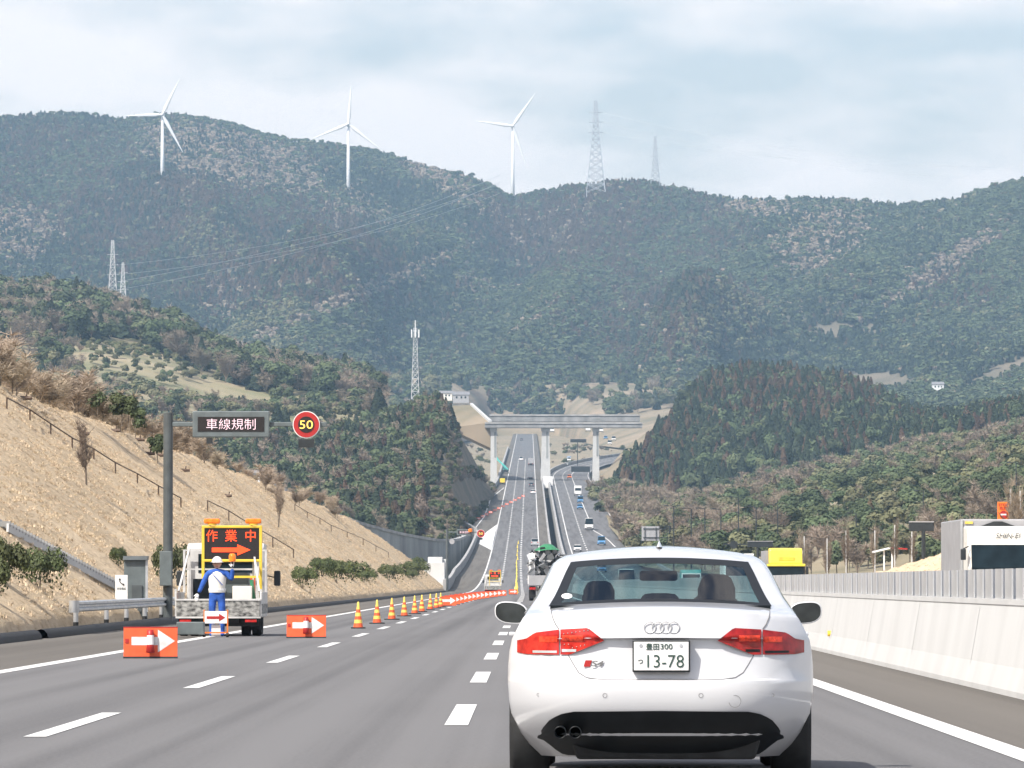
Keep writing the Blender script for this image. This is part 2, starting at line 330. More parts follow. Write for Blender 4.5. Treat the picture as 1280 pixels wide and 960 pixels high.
# anti-glare panels: each a folded sheet standing on the barrier top
mb = MB(); yb = [(0.0, 0.10), (0.0, 0.78), (-0.0, 0.0)]
pl = [(0.00, 0.0), (0.00, 0.86), (0.17, 1.02), (0.17, 1.30), (0.19, 1.30), (0.19, 1.01), (0.02, 0.85), (0.02, 0.0)]
n = len(pl)
pm = MB().add([(x, y, 0) for x, y in pl] + [(x, y, 0.335) for x, y in pl], [tuple(range(n)), tuple(range(2*n-1, n-1, -1))] + [((i+1) % n, i, n+i, n+(i+1) % n) for i in range(n)]).mesh('glare_panel', M['steel_panel'])
k = 0; Z = 40.0; farp = MB()
while Z < 640:
    if Z < 230:
        link('glare_panel', pm, bar, (5.27 + random.Random(k).uniform(-.006, .006), Z, 1.018))
    else: farp.box(5.27, 5.29, Z, Z + 0.86, 1.018, 1.353); farp.box(5.29, 5.44, Z + 0.87, Z + 0.9, 1.018, 1.353)
    Z += 1.33; k += 1
tag(farp.build('glare_panels', M['steel_panel'], bar), kind='stuff')
# joint lines in the barrier and the round amber reflectors
for Z in range(45, 200, 10):
    MB().add([(5.046, Z, 0.0), (5.046, Z+0.03, 0.0), (5.116, Z+0.03, 0.30), (5.116, Z, 0.30), (5.225, Z+0.03, 0.93), (5.225, Z, 0.93)], [(0, 1, 2, 3), (3, 2, 4, 5)]).build('barrier_joint', M['concrete_dark'], bar)
for Z in (95.5, 145.5, 195.5):
    MB().cyl((5.075, Z, 0.33), (5.2, Z, 0.33), 0.05, n=14).build('reflector', M['yellow'], bar)
PAR = [(-0.15, -3.4), (-0.15, 1.1), (0.25, 1.1), (0.25, -3.4)]
zv = [z for z in ZS if 676 <= z <= 2300]
wall_along('parapet', lambda Z: RP(Z), zv, [(0, -3.4), (0, 0.95), (0.45, 0.95), (0.45, -3.4)], M['concrete2'], 'pale concrete parapet on the work-zone carriageway beside the dark median gap', 'parapet')
wall_along('parapet', lambda Z: 6.75 + os_(Z), [z for z in ZS if 676 <= z <= 2800], [(0, -3.4), (0, 1.3), (0.5, 1.3), (0.5, -3.4)], M['concrete2'], 'concrete parapet of the far carriageway that bends away beside the dark median gap', 'parapet')
wall_along('parapet', lambda Z: 23.2 + os_(Z), [z for z in ZS if 676 <= z <= 2060], [(0, -6), (0, 1.5), (0.5, 1.5), (0.5, -6)], M['concrete2'], 'pale concrete parapet between the far carriageway and the wooded hill', 'parapet')
wall_along('parapet', lambda Z: left_x(Z) - 0.5, [z for z in ZS if 712 <= z <= 1375], [(-0.3, -3.4), (-0.3, 1.5), (0.2, 1.5), (0.2, -3.4)], M['concrete2'], 'parapet with its shaded side to the road beyond the white blocks', 'parapet')
wall_along('parapet', lambda Z: left_x(Z) - 0.5, [1390] + [z for z in ZS if 1400 <= z <= 3000], [(-0.4, -3.4), (-0.4, 1.5), (0.3, 1.5), (0.3, -3.4)], M['concrete2'], 'concrete parapet along the lay-by under the overpass pier', 'parapet')
tag(MB().grid([[(4.6, z, float(road_z(z)) - 5.0), (7.0, z, float(road_z(z)) - 5.0)] for z in zv]).build('ground', M['black']), kind='structure')  # black sheet that paints in the deep shade of the median gap

# ------------------------------------------------------------------ cut slope beside the road
def left_toe(Z): return np.interp(Z, [0, 600, 720, 800], [10.55, 10.4, 10.6, 11.6])
def zL(X, Z):
    """height of the dry grass cut slope"""
    X = np.asarray(X, float); Z = np.asarray(Z, float); a = -X - left_toe(Z)
    top = np.interp(Z, [0, 300, 480, 600, 660, 720, 775], [9.4, 9.4, 9.2, 7.8, 6.4, 2.6, 0.1])
    run = np.interp(Z, [0, 450, 600], [1.3, 1.25, 1.12])
    up = np.clip(a/run, 0, None)
    z = np.where(up < top, up, top + (a - top*run)*0.10)
    z = np.minimum(z, top + 4.0)
    drop = np.clip(a - top*run - 45, 0, None); z = z - drop*0.5
    return 0.12 + z + fbm(X*0.35, Z*0.25)*0.35*np.clip(a/2, 0, 1) + fbm(X*1.7 + 40, Z*1.1)*0.09*np.clip(a/2, 0, 1)
avs = np.concatenate([np.linspace(0, 16, 46), np.linspace(17, 60, 14), [70, 95, 140]])
rows = []
for Z in np.concatenate([np.arange(20, 330, 2.0), np.arange(330, 801, 4.0)]):
    X = -(left_toe(Z) + avs); zz = zL(X, np.full_like(X, Z)); zz[0] = -0.4
    rows.append([(x, Z, z) for x, z in zip(X, zz)])
def grassmat():
    m = bpy.data.materials.new('dry cut grass'); m.use_nodes = True; t = m.node_tree; b = t.nodes['Principled BSDF']; L = t.links.new
    g = N(t, 'ShaderNodeNewGeometry'); mp = N(t, 'ShaderNodeMapping'); mp.inputs['Scale'].default_value = (0.9, 0.35, 1.6); L(g.outputs['Position'], mp.inputs[0])
    n1 = N(t, 'ShaderNodeTexNoise'); n1.inputs['Scale'].default_value = 3.0; n1.inputs['Detail'].default_value = 8; n1.inputs['Roughness'].default_value = 0.7; L(mp.outputs[0], n1.inputs['Vector'])
    n2 = N(t, 'ShaderNodeTexNoise'); n2.inputs['Scale'].default_value = 0.13; n2.inputs['Detail'].default_value = 5; L(g.outputs['Position'], n2.inputs['Vector'])
    r = N(t, 'ShaderNodeValToRGB'); e = r.color_ramp.elements; e[0].position = 0.30; e[1].position = 0.72
    e[0].color = (0.29, 0.215, 0.14, 1); e[1].color = (0.70, 0.58, 0.42, 1); k = e.new(0.44); k.color = (0.56, 0.45, 0.315, 1)
    L(n1.outputs['Fac'], r.inputs[0])
    mxx = N(t, 'ShaderNodeMixRGB', blend_type='MULTIPLY'); mxx.inputs[0].default_value = 0.5
    r2 = N(t, 'ShaderNodeValToRGB'); r2.color_ramp.elements[0].position = 0.35; r2.color_ramp.elements[1].position = 0.65; r2.color_ramp.elements[0].color = (0.72, 0.66, 0.58, 1); r2.color_ramp.elements[1].color = (1.1, 1.06, 1.0, 1)
    L(n2.outputs['Fac'], r2.inputs[0]); L(r.outputs[0], mxx.inputs[1]); L(r2.outputs[0], mxx.inputs[2]); L(mxx.outputs[0], b.inputs['Base Color'])
    b.inputs['Roughness'].default_value = 0.95; b.inputs['Specular IOR Level'].default_value = 0.1
    bp = N(t, 'ShaderNodeBump'); bp.inputs['Strength'].default_value = 0.9; bp.inputs['Distance'].default_value = 0.12; L(n1.outputs['Fac'], bp.inputs['Height']); L(bp.outputs[0], b.inputs['Normal'])
    return m
M['drygrass'] = grassmat()
o = MB().grid(rows, flip=True).build('cut_slope', M['drygrass'], smooth=True); tag(o, kind='structure')
def slope_hit(px, py):
    Zs = np.arange(30, 800, 0.5); X = (px - VX)*Zs/F; zr = H + (VY - py)*Zs/F
    hit = np.nonzero((zL(X, Zs) >= zr) & (-X > left_toe(Zs) - 0.3))[0]
    Z = Zs[hit[0]] if len(hit) else 600.0
    X = (px - VX)*Z/F
    return Vector((X, Z, float(zL(X, Z))))
# bank beyond the opposite carriageway
def zR3(X, Z):
    X = np.asarray(X, float); Z = np.asarray(Z, float)
    top = np.interp(Z, [100, 250, 330, 400, 445, 520], [5.4, 5.2, 4.6, 3.0, 1.7, 0.3]); up = np.clip((X - 24.0)/1.5, -1, None)
    return np.minimum(up, top + 0.02*(X - 24)) + fbm(X*0.5, Z*0.3)*0.25
rows = [[(24 + a, Z, float(zR3(24 + a, Z)) - (0.6 if a == 0 else 0)) for a in list(np.linspace(0, 12, 25)) + [18, 30, 60]] for Z in np.arange(100, 530, 4.0)]
o = MB().grid(rows).build('grass_bank', M['drygrass'], smooth=True); tag(o, kind='structure')

# ------------------------------------------------------------------ hills
def interp3(pts, px):
    a = np.array(pts, float); return np.interp(px, a[:,0], a[:,1]), np.interp(px, a[:,0], a[:,2])
def hill(name, ridge, front, nu, nv, bump, blen, mat, prof=1.0, back=0.5, seed=0, spur=2.2, spurs=()):
    px = np.linspace(min(ridge[0][0], front[0][0]), max(ridge[-1][0], front[-1][0]), nu)
    ry, rZ = interp3(ridge, px); fy, fZ = interp3(front, px)
    A = np.stack([(px-VX)*fZ/F, fZ, H+(VY-fy)*fZ/F], 1); B = np.stack([(px-VX)*rZ/F, rZ, H+(VY-ry)*rZ/F], 1)
    rows = []
    for v in list(np.linspace(0, 1, nv)) + [1.08, 1.3]:
        Q = A + (B - A)*v
        if v <= 1: Q[:,2] = A[:,2] + (B[:,2]-A[:,2])*(v**prof)
        else: Q[:,2] = B[:,2] - (B[:,2]-A[:,2])*(v-1)*back
        amp = bump*(math.sin(math.pi*min(1, v))**0.8*(1.15 - v) if v < 1 else 0) if v > 0 else 0
        r = 1 - np.abs(fbm(Q[:,0]/blen + seed*3.7, Q[:,1]/(blen*spur) + seed, 4))*2.4
        Q[:,2] += amp*(r - 0.55)
        for ln in spurs:
            lp = sorted((b_, a_) for a_, b_ in ln); cx = np.interp(v, [q[0] for q in lp], [q[1] for q in lp]); d = np.clip(np.abs(px - cx + 14*fbm(np.full_like(px, v*6), px/90, 2))/85, 0, 1)
            if 0 < v < 1: Q[:,2] += 52*math.sin(math.pi*v)**0.6*(1.1 - v)*(0.5 + 0.5*np.cos(math.pi*d)) - 12*math.sin(math.pi*v)*(1.1 - v)
        rows.append(Q)
    G = np.array(rows)                       # nv+2, nu, 3
    mb = MB().grid([[tuple(p) for p in r] for r in G]); o = mb.build(name, mat, smooth=True); tag(o, kind='structure')
    return G
def sample(G, n, rng, vmax=None):
    g = G[:-2] if vmax is None else G
    a, b, c, d = g[:-1,:-1], g[:-1,1:], g[1:,:-1], g[1:,1:]
    ar = np.linalg.norm(np.cross(b-a, c-a), axis=2); p = (ar/ar.sum()).ravel()
    k = rng.choice(len(p), n, p=p); i, j = np.unravel_index(k, ar.shape); u = rng.rand(n,1); v = rng.rand(n,1)
    return a[i,j]*(1-u)*(1-v) + b[i,j]*u*(1-v) + c[i,j]*(1-u)*v + d[i,j]*u*v, (i + v[:,0])/(g.shape[0]-1)
def pix(Q): return VX + Q[:,0]/Q[:,1]*F, VY - (Q[:,2]-H)/Q[:,1]*F
soil = mk('forest floor', (0.10, 0.085, 0.055), 0.95, var=0.3, scale=0.02, col2=(0.05, 0.055, 0.035), detail=8)
orchard_soil = mk('orchard grass and earth', (0.36, 0.29, 0.19), 0.95, scale=0.03, col2=(0.17, 0.175, 0.085), detail=8)
field = mk('tan field earth', (0.30, 0.235, 0.165), 0.95, scale=0.02, col2=(0.15, 0.135, 0.085), detail=8)
MT = hill('mountain', [(-90,158,5500),(0,152,5500),(50,147,5550),(100,146,5550),(150,154,5600),(200,148,5600),(240,150,5600),(290,160,5600),(330,172,5600),(370,180,5500),(420,186,5500),(470,193,5500),(500,203,5500),(540,213,5450),(580,223,5400),(610,236,5400),(640,253,5400),(660,248,5400),(690,241,5400),(720,236,5350),(760,232,5350),(800,230,5300),(840,238,5250),(870,246,5250),(905,253,5200),(950,255,5150),(1000,255,5100),(1060,254,5050),(1120,262,5000),(1190,258,4900),(1240,240,4900),(1290,230,4900),(1370,222,4900)],
    [(-90,500,3500),(400,515,3700),(640,525,3800),(900,525,3600),(1100,520,3300),(1370,515,3100)], 230, 90, 90, 330, mk('mountain floor', (0.17, 0.14, 0.10), 0.95, var=0.3, scale=0.02, col2=(0.08, 0.08, 0.055), detail=8), 0.95, spur=4.5, spurs=([(610,1),(560,.72),(480,.41),(330,.2)], [(790,1),(730,.65),(690,.31),(640,.1)], [(1290,1),(1150,.75),(1000,.45),(870,.2)], [(1000,.97),(960,.65),(900,.4),(850,.2)], [(-50,1),(100,.85),(250,.6),(400,.25)], [(250,1),(290,.8),(360,.6),(430,.4)]))
L1 = hill('hill', [(-90,372,2350),(0,374,2350),(60,374,2350),(120,384,2300),(170,400,2250),(220,420,2200),(250,438,2200),(300,456,2150),(350,466,2150),(400,472,2150),(440,480,2150),(475,505,2100)],
    [(-90,520,1500),(150,525,1600),(300,530,1650),(475,535,1700)], 70, 40, 6, 90, orchard_soil)
L2 = hill('hill', [(60,538,1650),(200,540,1650),(260,538,1650),(330,545,1650),(400,548,1650),(470,540,1700),(520,514,1750),(537,508,1750),(556,518,1750),(575,545,1750),(595,578,1800),(604,600,1850),(618,612,1850)],
    [(60,668,980),(250,668,980),(380,668,1150),(480,684,1200),(560,684,1250),(600,655,1560),(618,618,1790)], 80, 40, 4, 60, mk('wood floor', (0.19, 0.15, 0.10), 0.95, var=0.3, scale=0.05, col2=(0.09, 0.08, 0.05), detail=8))
V = hill('hill', [(420,495,3800),(470,478,3800),(500,472,3800),(560,474,3800),(600,482,3850),(640,490,3850),(690,480,3850),(760,478,3850),(830,480,3800),(900,480,3700)],
    [(420,560,2600),(560,556,3000),(610,545,3750),(700,545,3750),(740,556,3200),(900,575,2500)], 70, 36, 8, 120, field, 1.0, 0.5, 4)
R1 = hill('hill', [(728,615,2150),(755,592,2180),(780,562,2250),(800,547,2300),(830,522,2400),(850,502,2450),(880,484,2500),(920,475,2550),(960,475,2550),(1000,479,2500),(1050,488,2500),(1090,502,2450),(1120,520,2400),(1150,536,2300),(1200,536,2250),(1290,518,2250),(1370,510,2250)],
    [(728,618,2080),(760,616,2000),(840,634,1900),(950,606,1900),(1100,578,1900),(1290,540,1900),(1370,530,1900)], 90, 40, 5, 70, field)
R2 = hill('hill', [(735,612,1980),(780,616,1900),(840,634,1850),(950,606,1850),(1100,578,1850),(1180,560,1850),(1290,538,1850),(1370,528,1850)],
    [(735,628,1850),(770,668,1330),(800,708,1050),(860,716,900),(1000,720,800),(1370,720,600)], 90, 40, 4, 60, mk('brush floor', (0.30, 0.245, 0.16), 0.95, scale=0.05, col2=(0.14, 0.13, 0.075), detail=8))
tanhill = R1

# ------------------------------------------------------------------ trees
LEAF = {
 'conifer': mk('dark conifer needles', (0.047, 0.063, 0.039), 0.85, var=0.3, scale=0.6, rand=0.35, spec=0.1),
 'cedar': mk('brownish cedar needles', (0.115, 0.080, 0.054), 0.85, var=0.3, scale=0.6, rand=0.35, spec=0.1),
 'broad': mk('evergreen leaves', (0.088, 0.112, 0.056), 0.8, var=0.3, scale=0.6, rand=0.38, spec=0.15),
 'olive': mk('yellow green leaves', (0.165, 0.165, 0.09), 0.8, var=0.25, scale=0.6, rand=0.3, spec=0.12),
 'bare': mk('bare winter twigs', (0.31, 0.255, 0.20), 0.95, var=0.25, scale=0.6, rand=0.25, spec=0.05),
 'tan': mk('dry brush twigs', (0.42, 0.345, 0.265), 0.95, var=0.25, scale=0.6, rand=0.18, spec=0.05),
 'gold': mk('golden leaves', (0.36, 0.27, 0.07), 0.8, var=0.25, scale=0.6, rand=0.2, spec=0.1),
}
BARK = mk('grey brown bark', (0.16, 0.13, 0.10), 0.9, var=0.25, scale=3)
def leaf(mb, c, n, s, rng, asp=1.0):
    """one small leaf clump: a bent quad whose face looks along n"""
    n = n.normalized(); a = n.orthogonal().normalized(); th = rng.uniform(0, 6.28); b = n.cross(a)
    u = a*math.cos(th) + b*math.sin(th); v = n.cross(u)*asp
    mb.add([c - u*s*.5 - v*s*.45, c + u*s*.5 - v*s*.5 + n*s*.12, c + u*s*.42 + v*s*.5, c - u*s*.5 + v*s*.42 + n*s*.1], [(0,1,2,3)])
def rvec(rng):
    z = rng.uniform(-1, 1); t = rng.uniform(0, 6.283); r = math.sqrt(1-z*z); return Vector((r*math.cos(t), r*math.sin(t), z))
def crown_conifer(rng, n):
    mb = MB(); k = rng.uniform(0.19, 0.26)
    for i in range(n):
        t = rng.random()**1.25; z = 0.08 + 0.9*t; r = k*(1-t)**0.75*(0.55+0.5*rng.random()); a = rng.uniform(0, 6.283)
        d = Vector((math.cos(a), math.sin(a), rng.uniform(0.1, 0.9))); leaf(mb, Vector((r*math.cos(a), r*math.sin(a), z)), d + rvec(rng)*0.35, (0.15-0.07*t)*(0.7+0.6*rng.random())*(260/n)**0.4, rng)
    leaf(mb, Vector((0, 0, 0.97)), Vector((0.3, -1, 0.2)), 0.06, rng); return mb
def crown_broad(rng, n, wide=0.36):
    mb = MB(); lobes = []
    for i in range(rng.randint(6, 9)):
        a = rng.uniform(0, 6.283); q = rng.random(); lobes.append((Vector((math.cos(a)*wide*0.62*q**.5, math.sin(a)*wide*0.62*q**.5, rng.uniform(0.36, 0.80))), rng.uniform(0.14, 0.25)))
    for i in range(n):
        c, r = rng.choice(lobes); d = rvec(rng)
        if d.z < -0.35: d.z *= -0.6
        leaf(mb, c + d*r*(0.75+0.35*rng.random()), d + rvec(rng)*0.4, 0.105*(0.6+0.7*rng.random())*(320/n)**0.4, rng)
    return mb
def crown_bare(rng, n, wide=0.34, tw=0.009):
    mb = MB(); tips = []
    for i in range(rng.randint(7, 10)):
        a = rng.uniform(0, 6.283); p = Vector((0, 0, rng.uniform(0.08, 0.32))); q = Vector((math.cos(a)*wide*rng.uniform(.4, .9), math.sin(a)*wide*rng.uniform(.4, .9), rng.uniform(0.42, 0.88)))
        m_ = (p + q)/2 + Vector((0, 0, -0.03)); mb.cyl(p, m_, 0.009, 0.006, 4, caps=False); mb.cyl(m_, q, 0.006, 0.003, 4, caps=False); tips += [(p + (q-p)*t) for t in (0.4, 0.55, 0.7, 0.85, 1)]
    for i in range(n):
        c = rng.choice(tips); d = rvec(rng); d.z = abs(d.z)*0.9 + 0.15; l = rng.uniform(0.07, 0.2); s = d.orthogonal().normalized()
        ang = rng.uniform(0, 6.28); s = Matrix.Rotation(ang, 3, d.normalized()) @ s; wd = tw*rng.uniform(0.5, 1.3)
        e = c + d*l; mb.add([c - s*wd, c + s*wd, e + s*wd*0.5, e - s*wd*.5], [(0,1,2,3)])
    return mb
def trunk_mesh(rng, h=0.5, r=0.018):
    mb = MB(); p = Vector((0, 0, -0.05)); 
    for i in range(3):
        q = p + Vector((rng.uniform(-.015, .015), rng.uniform(-.015, .015), (h+0.05)/3)); mb.cyl(p, q, r*(1-.25*i), r*(1-.25*(i+1)), 6, caps=False); p = q
    for i in range(3):
        a = rng.uniform(0, 6.283); b = Vector((0, 0, h*rng.uniform(.5, .95))); mb.cyl(b, b + Vector((math.cos(a)*.14, math.sin(a)*.14, .16)), r*.45, r*.15, 5, caps=False)
    return mb.mesh('trunk', BARK)
CROWN = {}; TRUNK = []
for q in range(4): TRUNK.append(trunk_mesh(random.Random(50+q), 0.55 + 0.1*q))
for kind in LEAF:
    CROWN[kind] = []
    for q in range(3):
        rng = random.Random(hash_ := (list(LEAF).index(kind)*10 + q))
        mb = crown_conifer(rng, 800) if kind in ('conifer', 'cedar') else crown_bare(rng, 1500, 0.34, 0.0042) if kind in ('bare', 'tan') else crown_broad(rng, 1200)
        CROWN[kind].append(mb.mesh('crown', LEAF[kind]))
KINDS = list(LEAF)
proto = bpy.data.collections.new('tree prototypes'); protoL = bpy.data.collections.new('tree prototypes low')
idx = 0
for kind in KINDS:
    for q in range(2):
        for col, nn in ((proto, 500), (protoL, 110)):
            rng = random.Random(300 + idx*2 + (nn == 110))
            mb = crown_conifer(rng, nn) if kind in ('conifer', 'cedar') else crown_bare(rng, int(nn*1.6)) if kind in ('bare', 'tan') else crown_broad(rng, int(nn*1.2), 0.40)
            if nn == 110 and kind == 'bare':
                mb2 = crown_broad(random.Random(idx), 75, 0.4); mb.add(mb2.v, mb2.f)
            me = mb.mesh('p%02d' % idx, LEAF[kind]); ob = bpy.data.objects.new('p%02d_%d' % (idx, nn), me); col.objects.link(ob)
        idx += 1
def gn_group(col):
    g = bpy.data.node_groups.new('scatter', 'GeometryNodeTree')
    g.interface.new_socket('Geometry', in_out='INPUT', socket_type='NodeSocketGeometry'); g.interface.new_socket('Geometry', in_out='OUTPUT', socket_type='NodeSocketGeometry')
    gi = g.nodes.new('NodeGroupInput'); go = g.nodes.new('NodeGroupOutput'); ip = g.nodes.new('GeometryNodeInstanceOnPoints'); ci = g.nodes.new('GeometryNodeCollectionInfo')
    ci.inputs['Collection'].default_value = col; ci.inputs['Separate Children'].default_value = True; ci.inputs['Reset Children'].default_value = True
    def at(nm, ty):
        a = g.nodes.new('GeometryNodeInputNamedAttribute'); a.data_type = ty; a.inputs['Name'].default_value = nm; return a.outputs['Attribute']
    cx = g.nodes.new('ShaderNodeCombineXYZ'); L = g.links.new
    L(at('rot', 'FLOAT'), cx.inputs['Z']); L(gi.outputs[0], ip.inputs['Points']); L(ci.outputs[0], ip.inputs['Instance']); ip.inputs['Pick Instance'].default_value = True
    L(at('idx', 'INT'), ip.inputs['Instance Index']); L(cx.outputs[0], ip.inputs['Rotation']); L(at('scl', 'FLOAT_VECTOR'), ip.inputs['Scale']); L(ip.outputs[0], go.inputs[0])
    return g
GN, GNL = gn_group(proto), gn_group(protoL)
def scatter(name, Q, kinds, hs, wide, rng, grp, label, cat):
    me = bpy.data.meshes.new(name); me.from_pydata([tuple(p) for p in Q], [], []); n = len(Q)
    ii = np.array([KINDS.index(k)*2 for k in kinds]) + rng.randint(0, 2, n)
    me.attributes.new('idx', 'INT', 'POINT').data.foreach_set('value', ii.astype(np.int32))
    me.attributes.new('rot', 'FLOAT', 'POINT').data.foreach_set('value', (rng.rand(n)*6.283).astype(np.float32))
    sx = hs*wide*(0.85 + 0.3*rng.rand(n)); me.attributes.new('scl', 'FLOAT_VECTOR', 'POINT').data.foreach_set('vector', np.stack([sx, sx, hs], 1).astype(np.float32).ravel())
    o = link(name, me); md = o.modifiers.new('scatter', 'NODES'); md.node_group = grp
    tag(o, label, cat, None, 'stuff'); return o
rng = np.random.RandomState(3)
def pick(rng, ws): 
    k = list(ws); p = np.array([ws[a] for a in k], float); return k[rng.choice(len(k), p=p/p.sum())]
# far mountain: species in patches
Q, v = sample(MT, 85000, rng); px, py = pix(Q)
n1 = fbm(Q[:,0]/110, Q[:,1]/330, 3); n2 = fbm(Q[:,0]/80 + 30, Q[:,1]/260 + 9, 3)
def blob(px, py, cx, cy, rx, ry, ang=0):
    a = R(ang); dx, dy = px-cx, py-cy; u = dx*math.cos(a)+dy*math.sin(a); w_ = -dx*math.sin(a)+dy*math.cos(a); return np.clip(1.3 - (u/rx)**2 - (w_/ry)**2, 0, 1)
pale = np.maximum.reduce([blob(px,py,290,200,120,42,12), blob(px,py,545,215,60,22,25), blob(px,py,1030,300,75,45,-25), blob(px,py,960,265,60,12), blob(px,py,20,295,60,40), blob(px,py,1190,330,120,16,-32), blob(px,py,420,385,190,10,-24)])
redd = np.maximum.reduce([blob(px,py,250,300,260,80,12), blob(px,py,760,290,170,70), blob(px,py,60,220,110,70), blob(px,py,820,400,120,60), blob(px,py,1200,370,60,30)])
yel = np.maximum.reduce([blob(px,py,265,310,45,40), blob(px,py,905,405,50,40), blob(px,py,330,430,70,30,-30), blob(px,py,60,140,40,10)])
kinds = []; hs = 4.5 + 4.2*rng.rand(len(Q))
for i in range(len(Q)):
    wv = {'conifer': 0.25 + 4*max(0, n1[i]*3)**1.5, 'cedar': 0.2 + 6.0*redd[i]*(0.4 + max(0, n2[i]*3 + .3)), 'broad': 0.55 + 4*max(0, -n1[i]*3)**1.5, 'bare': 0.06 + 10*pale[i]**2 + 3*max(0, n2[i]*3 - 0.7), 'olive': 0.15 + 3.5*yel[i]}
    if px[i] > 960: wv['broad'] += 1.0; wv['cedar'] *= 0.6
    kinds.append(pick(rng, wv))
hs = np.where(np.array(kinds) == 'bare', hs*0.8, hs)
keep = ~((blob(px,py,1080,482,75,14) > 0.3) | (blob(px,py,1050,412,40,6) > 0.3) | (blob(px,py,1250,470,60,10,-25) > 0.3))
scatter('forest', Q[keep], [k for k, t in zip(kinds, keep) if t], hs[keep], 1.25, rng, GNL, 'mixed green, rust and grey winter forest covering the far mountain', 'forest')
# valley behind the bridge
Q, v = sample(V, 2200, rng); px, py = pix(Q)
keep = (fbm(Q[:,0]/60, Q[:,1]/90, 3) > -0.02) & ~((px > 605) & (px < 760) & (py > 508)) & ~((px < 620) & (py > 492) & (px > 560))
Q = Q[keep]; kinds = [pick(rng, {'broad': 2, 'conifer': 1, 'bare': 1.2, 'olive': .5}) for _ in Q]
scatter('forest', Q, kinds, 6 + 6*rng.rand(len(Q)), 1.15, rng, GN, 'scattered bushes and trees on the tan terraces behind the overpass', 'forest')
# bushes on the valley floor near the overpass
Qg = np.stack([rng.uniform(-60, 75, 700), rng.uniform(2150, 3300, 700), np.zeros(700)], 1); Qg[:,2] = road_z(Qg[:,1]) - 1.4
xr = Qg[:,0]; kp = ((xr < -16) | ((xr > 8.5) & (xr < opp_s(Qg[:,1]) + 4)) | (xr > opp_s(Qg[:,1]) + 27)) & (fbm(xr/9, Qg[:,1]/60, 3) > 0.0)
Qg = Qg[kp]; scatter('forest', Qg, [pick(rng, {'bare': 2, 'broad': 1.2, 'olive': .8, 'tan': 1.5}) for _ in Qg], 1.2 + 2.2*rng.rand(len(Qg)), 1.5, rng, GN, 'low bushes on the tan valley floor around the overpass', 'forest')
# individual trees
def tree(name, kind, p, h, wide, rng, label, cat, group):
    t = thing(name, label, cat, p, rng.rand()*6.283, group)
    tr = link('trunk', TRUNK[rng.randint(4)], t); tr.scale = (h, h, h)
    c = link('crown', CROWN[kind][rng.randint(3)], t); c.scale = (h*wide, h*wide, h); return t
NAMES = {'conifer': ('conifer_tree', 'dark conifer'), 'cedar': ('cedar_tree', 'rust brown cedar'), 'broad': ('evergreen_tree', 'round green evergreen tree'), 'olive': ('evergreen_tree', 'yellow green leafy tree'), 'bare': ('bare_tree', 'leafless grey brown tree'), 'tan': ('dry_bush', 'dry straw coloured bush'), 'gold': ('golden_tree', 'tree in golden leaf')}
def wood(Q, kinds, hs, wide, nind, where, rng, forest_label, group):
    """the nind that show largest become trees of their own, the rest one forest"""
    size = hs/Q[:,1]; order = np.argsort(-size); ind = set(order[:nind].tolist()); rest = [i for i in range(len(Q)) if i not in ind]
    for i in order[:nind]:
        nm, what = NAMES[kinds[i]]; tree(nm, kinds[i], tuple(Q[i]), hs[i], wide*(0.85 + 0.3*rng.rand()), rng, what + ' ' + where, 'bush' if 'bush' in nm else 'tree', group + ', ' + what)
    if rest: scatter('forest', Q[rest], [kinds[i] for i in rest], hs[rest], wide, rng, GN, forest_label, 'forest')
# orchard hill
Q, v = sample(L1, 5200, rng); px, py = pix(Q); ridge_y = np.interp(px, [-90,0,60,120,170,220,250,300,350,400,440,475], [372,374,374,384,400,420,438,456,466,472,480,505])
band = (py - ridge_y) < (30 + 35*np.clip((200-px)/200, 0, 1)); fieldz = blob(px,py,310,490,135,14,-2) > 0.25
orch = (~band) & (px > 110) & (~fieldz) & (py < 492)
K = []; HS = []; keep = []
for i in range(len(Q)):
    if band[i]:
        if rng.rand() < 0.45: K.append(pick(rng, {'conifer': 1.2, 'broad': 1.6, 'bare': 1.6})); HS.append(7 + 5*rng.rand()); keep.append(i)
    elif fieldz[i]: pass
    elif orch[i]:
        if n1[i % len(n1)] > -0.25 and rng.rand() < 0.40: K.append(pick(rng, {'broad': 1.6, 'olive': 2.4})); HS.append(2.0 + 1.6*rng.rand()); keep.append(i)
    elif rng.rand() < 0.26: K.append(pick(rng, {'broad': 2, 'bare': 1.6, 'olive': .8, 'conifer': .6})); HS.append(3.5 + 3.5*rng.rand()); keep.append(i)
wood(Q[keep], K, np.array(HS), 1.25, 160, 'on the orchard hill below the small pylons', rng, 'rows of small green orchard trees and shrubs on the hillside', 'trees on the orchard hill')
# wood between the cut slope and the bridge
Q, v = sample(L2, 3300, rng); px, py = pix(Q)
clear = (blob(px,py,590,622,26,18) > 0.2) | ((px > 568 + (620-py)*0.02) & (px > 575) & (py < 590)) | (blob(px,py,300,545,80,8) > .3)
K, HS, keep = [], [], []
for i in range(len(Q)):
    if clear[i]: continue
    if Q[i,0] > -24:
        K.append(pick(rng, {'bare': 2, 'broad': 1.3, 'olive': .8})); HS.append(1.8 + 1.4*rng.rand()); keep.append(i); continue
    wv = {'conifer': 1.4, 'broad': 1.0, 'bare': 1.0 if px[i] < 470 else 0.4, 'cedar': 0.9 if px[i] > 420 else 0.2}
    K.append(pick(rng, wv)); HS.append(4 + 3*rng.rand()); keep.append(i)
wood(Q[keep], K, np.array(HS), 1.1, 220, 'in the dark wood above the curved concrete wall', rng, 'dense dark wood above the curved concrete wall', 'trees of the wood by the overpass')
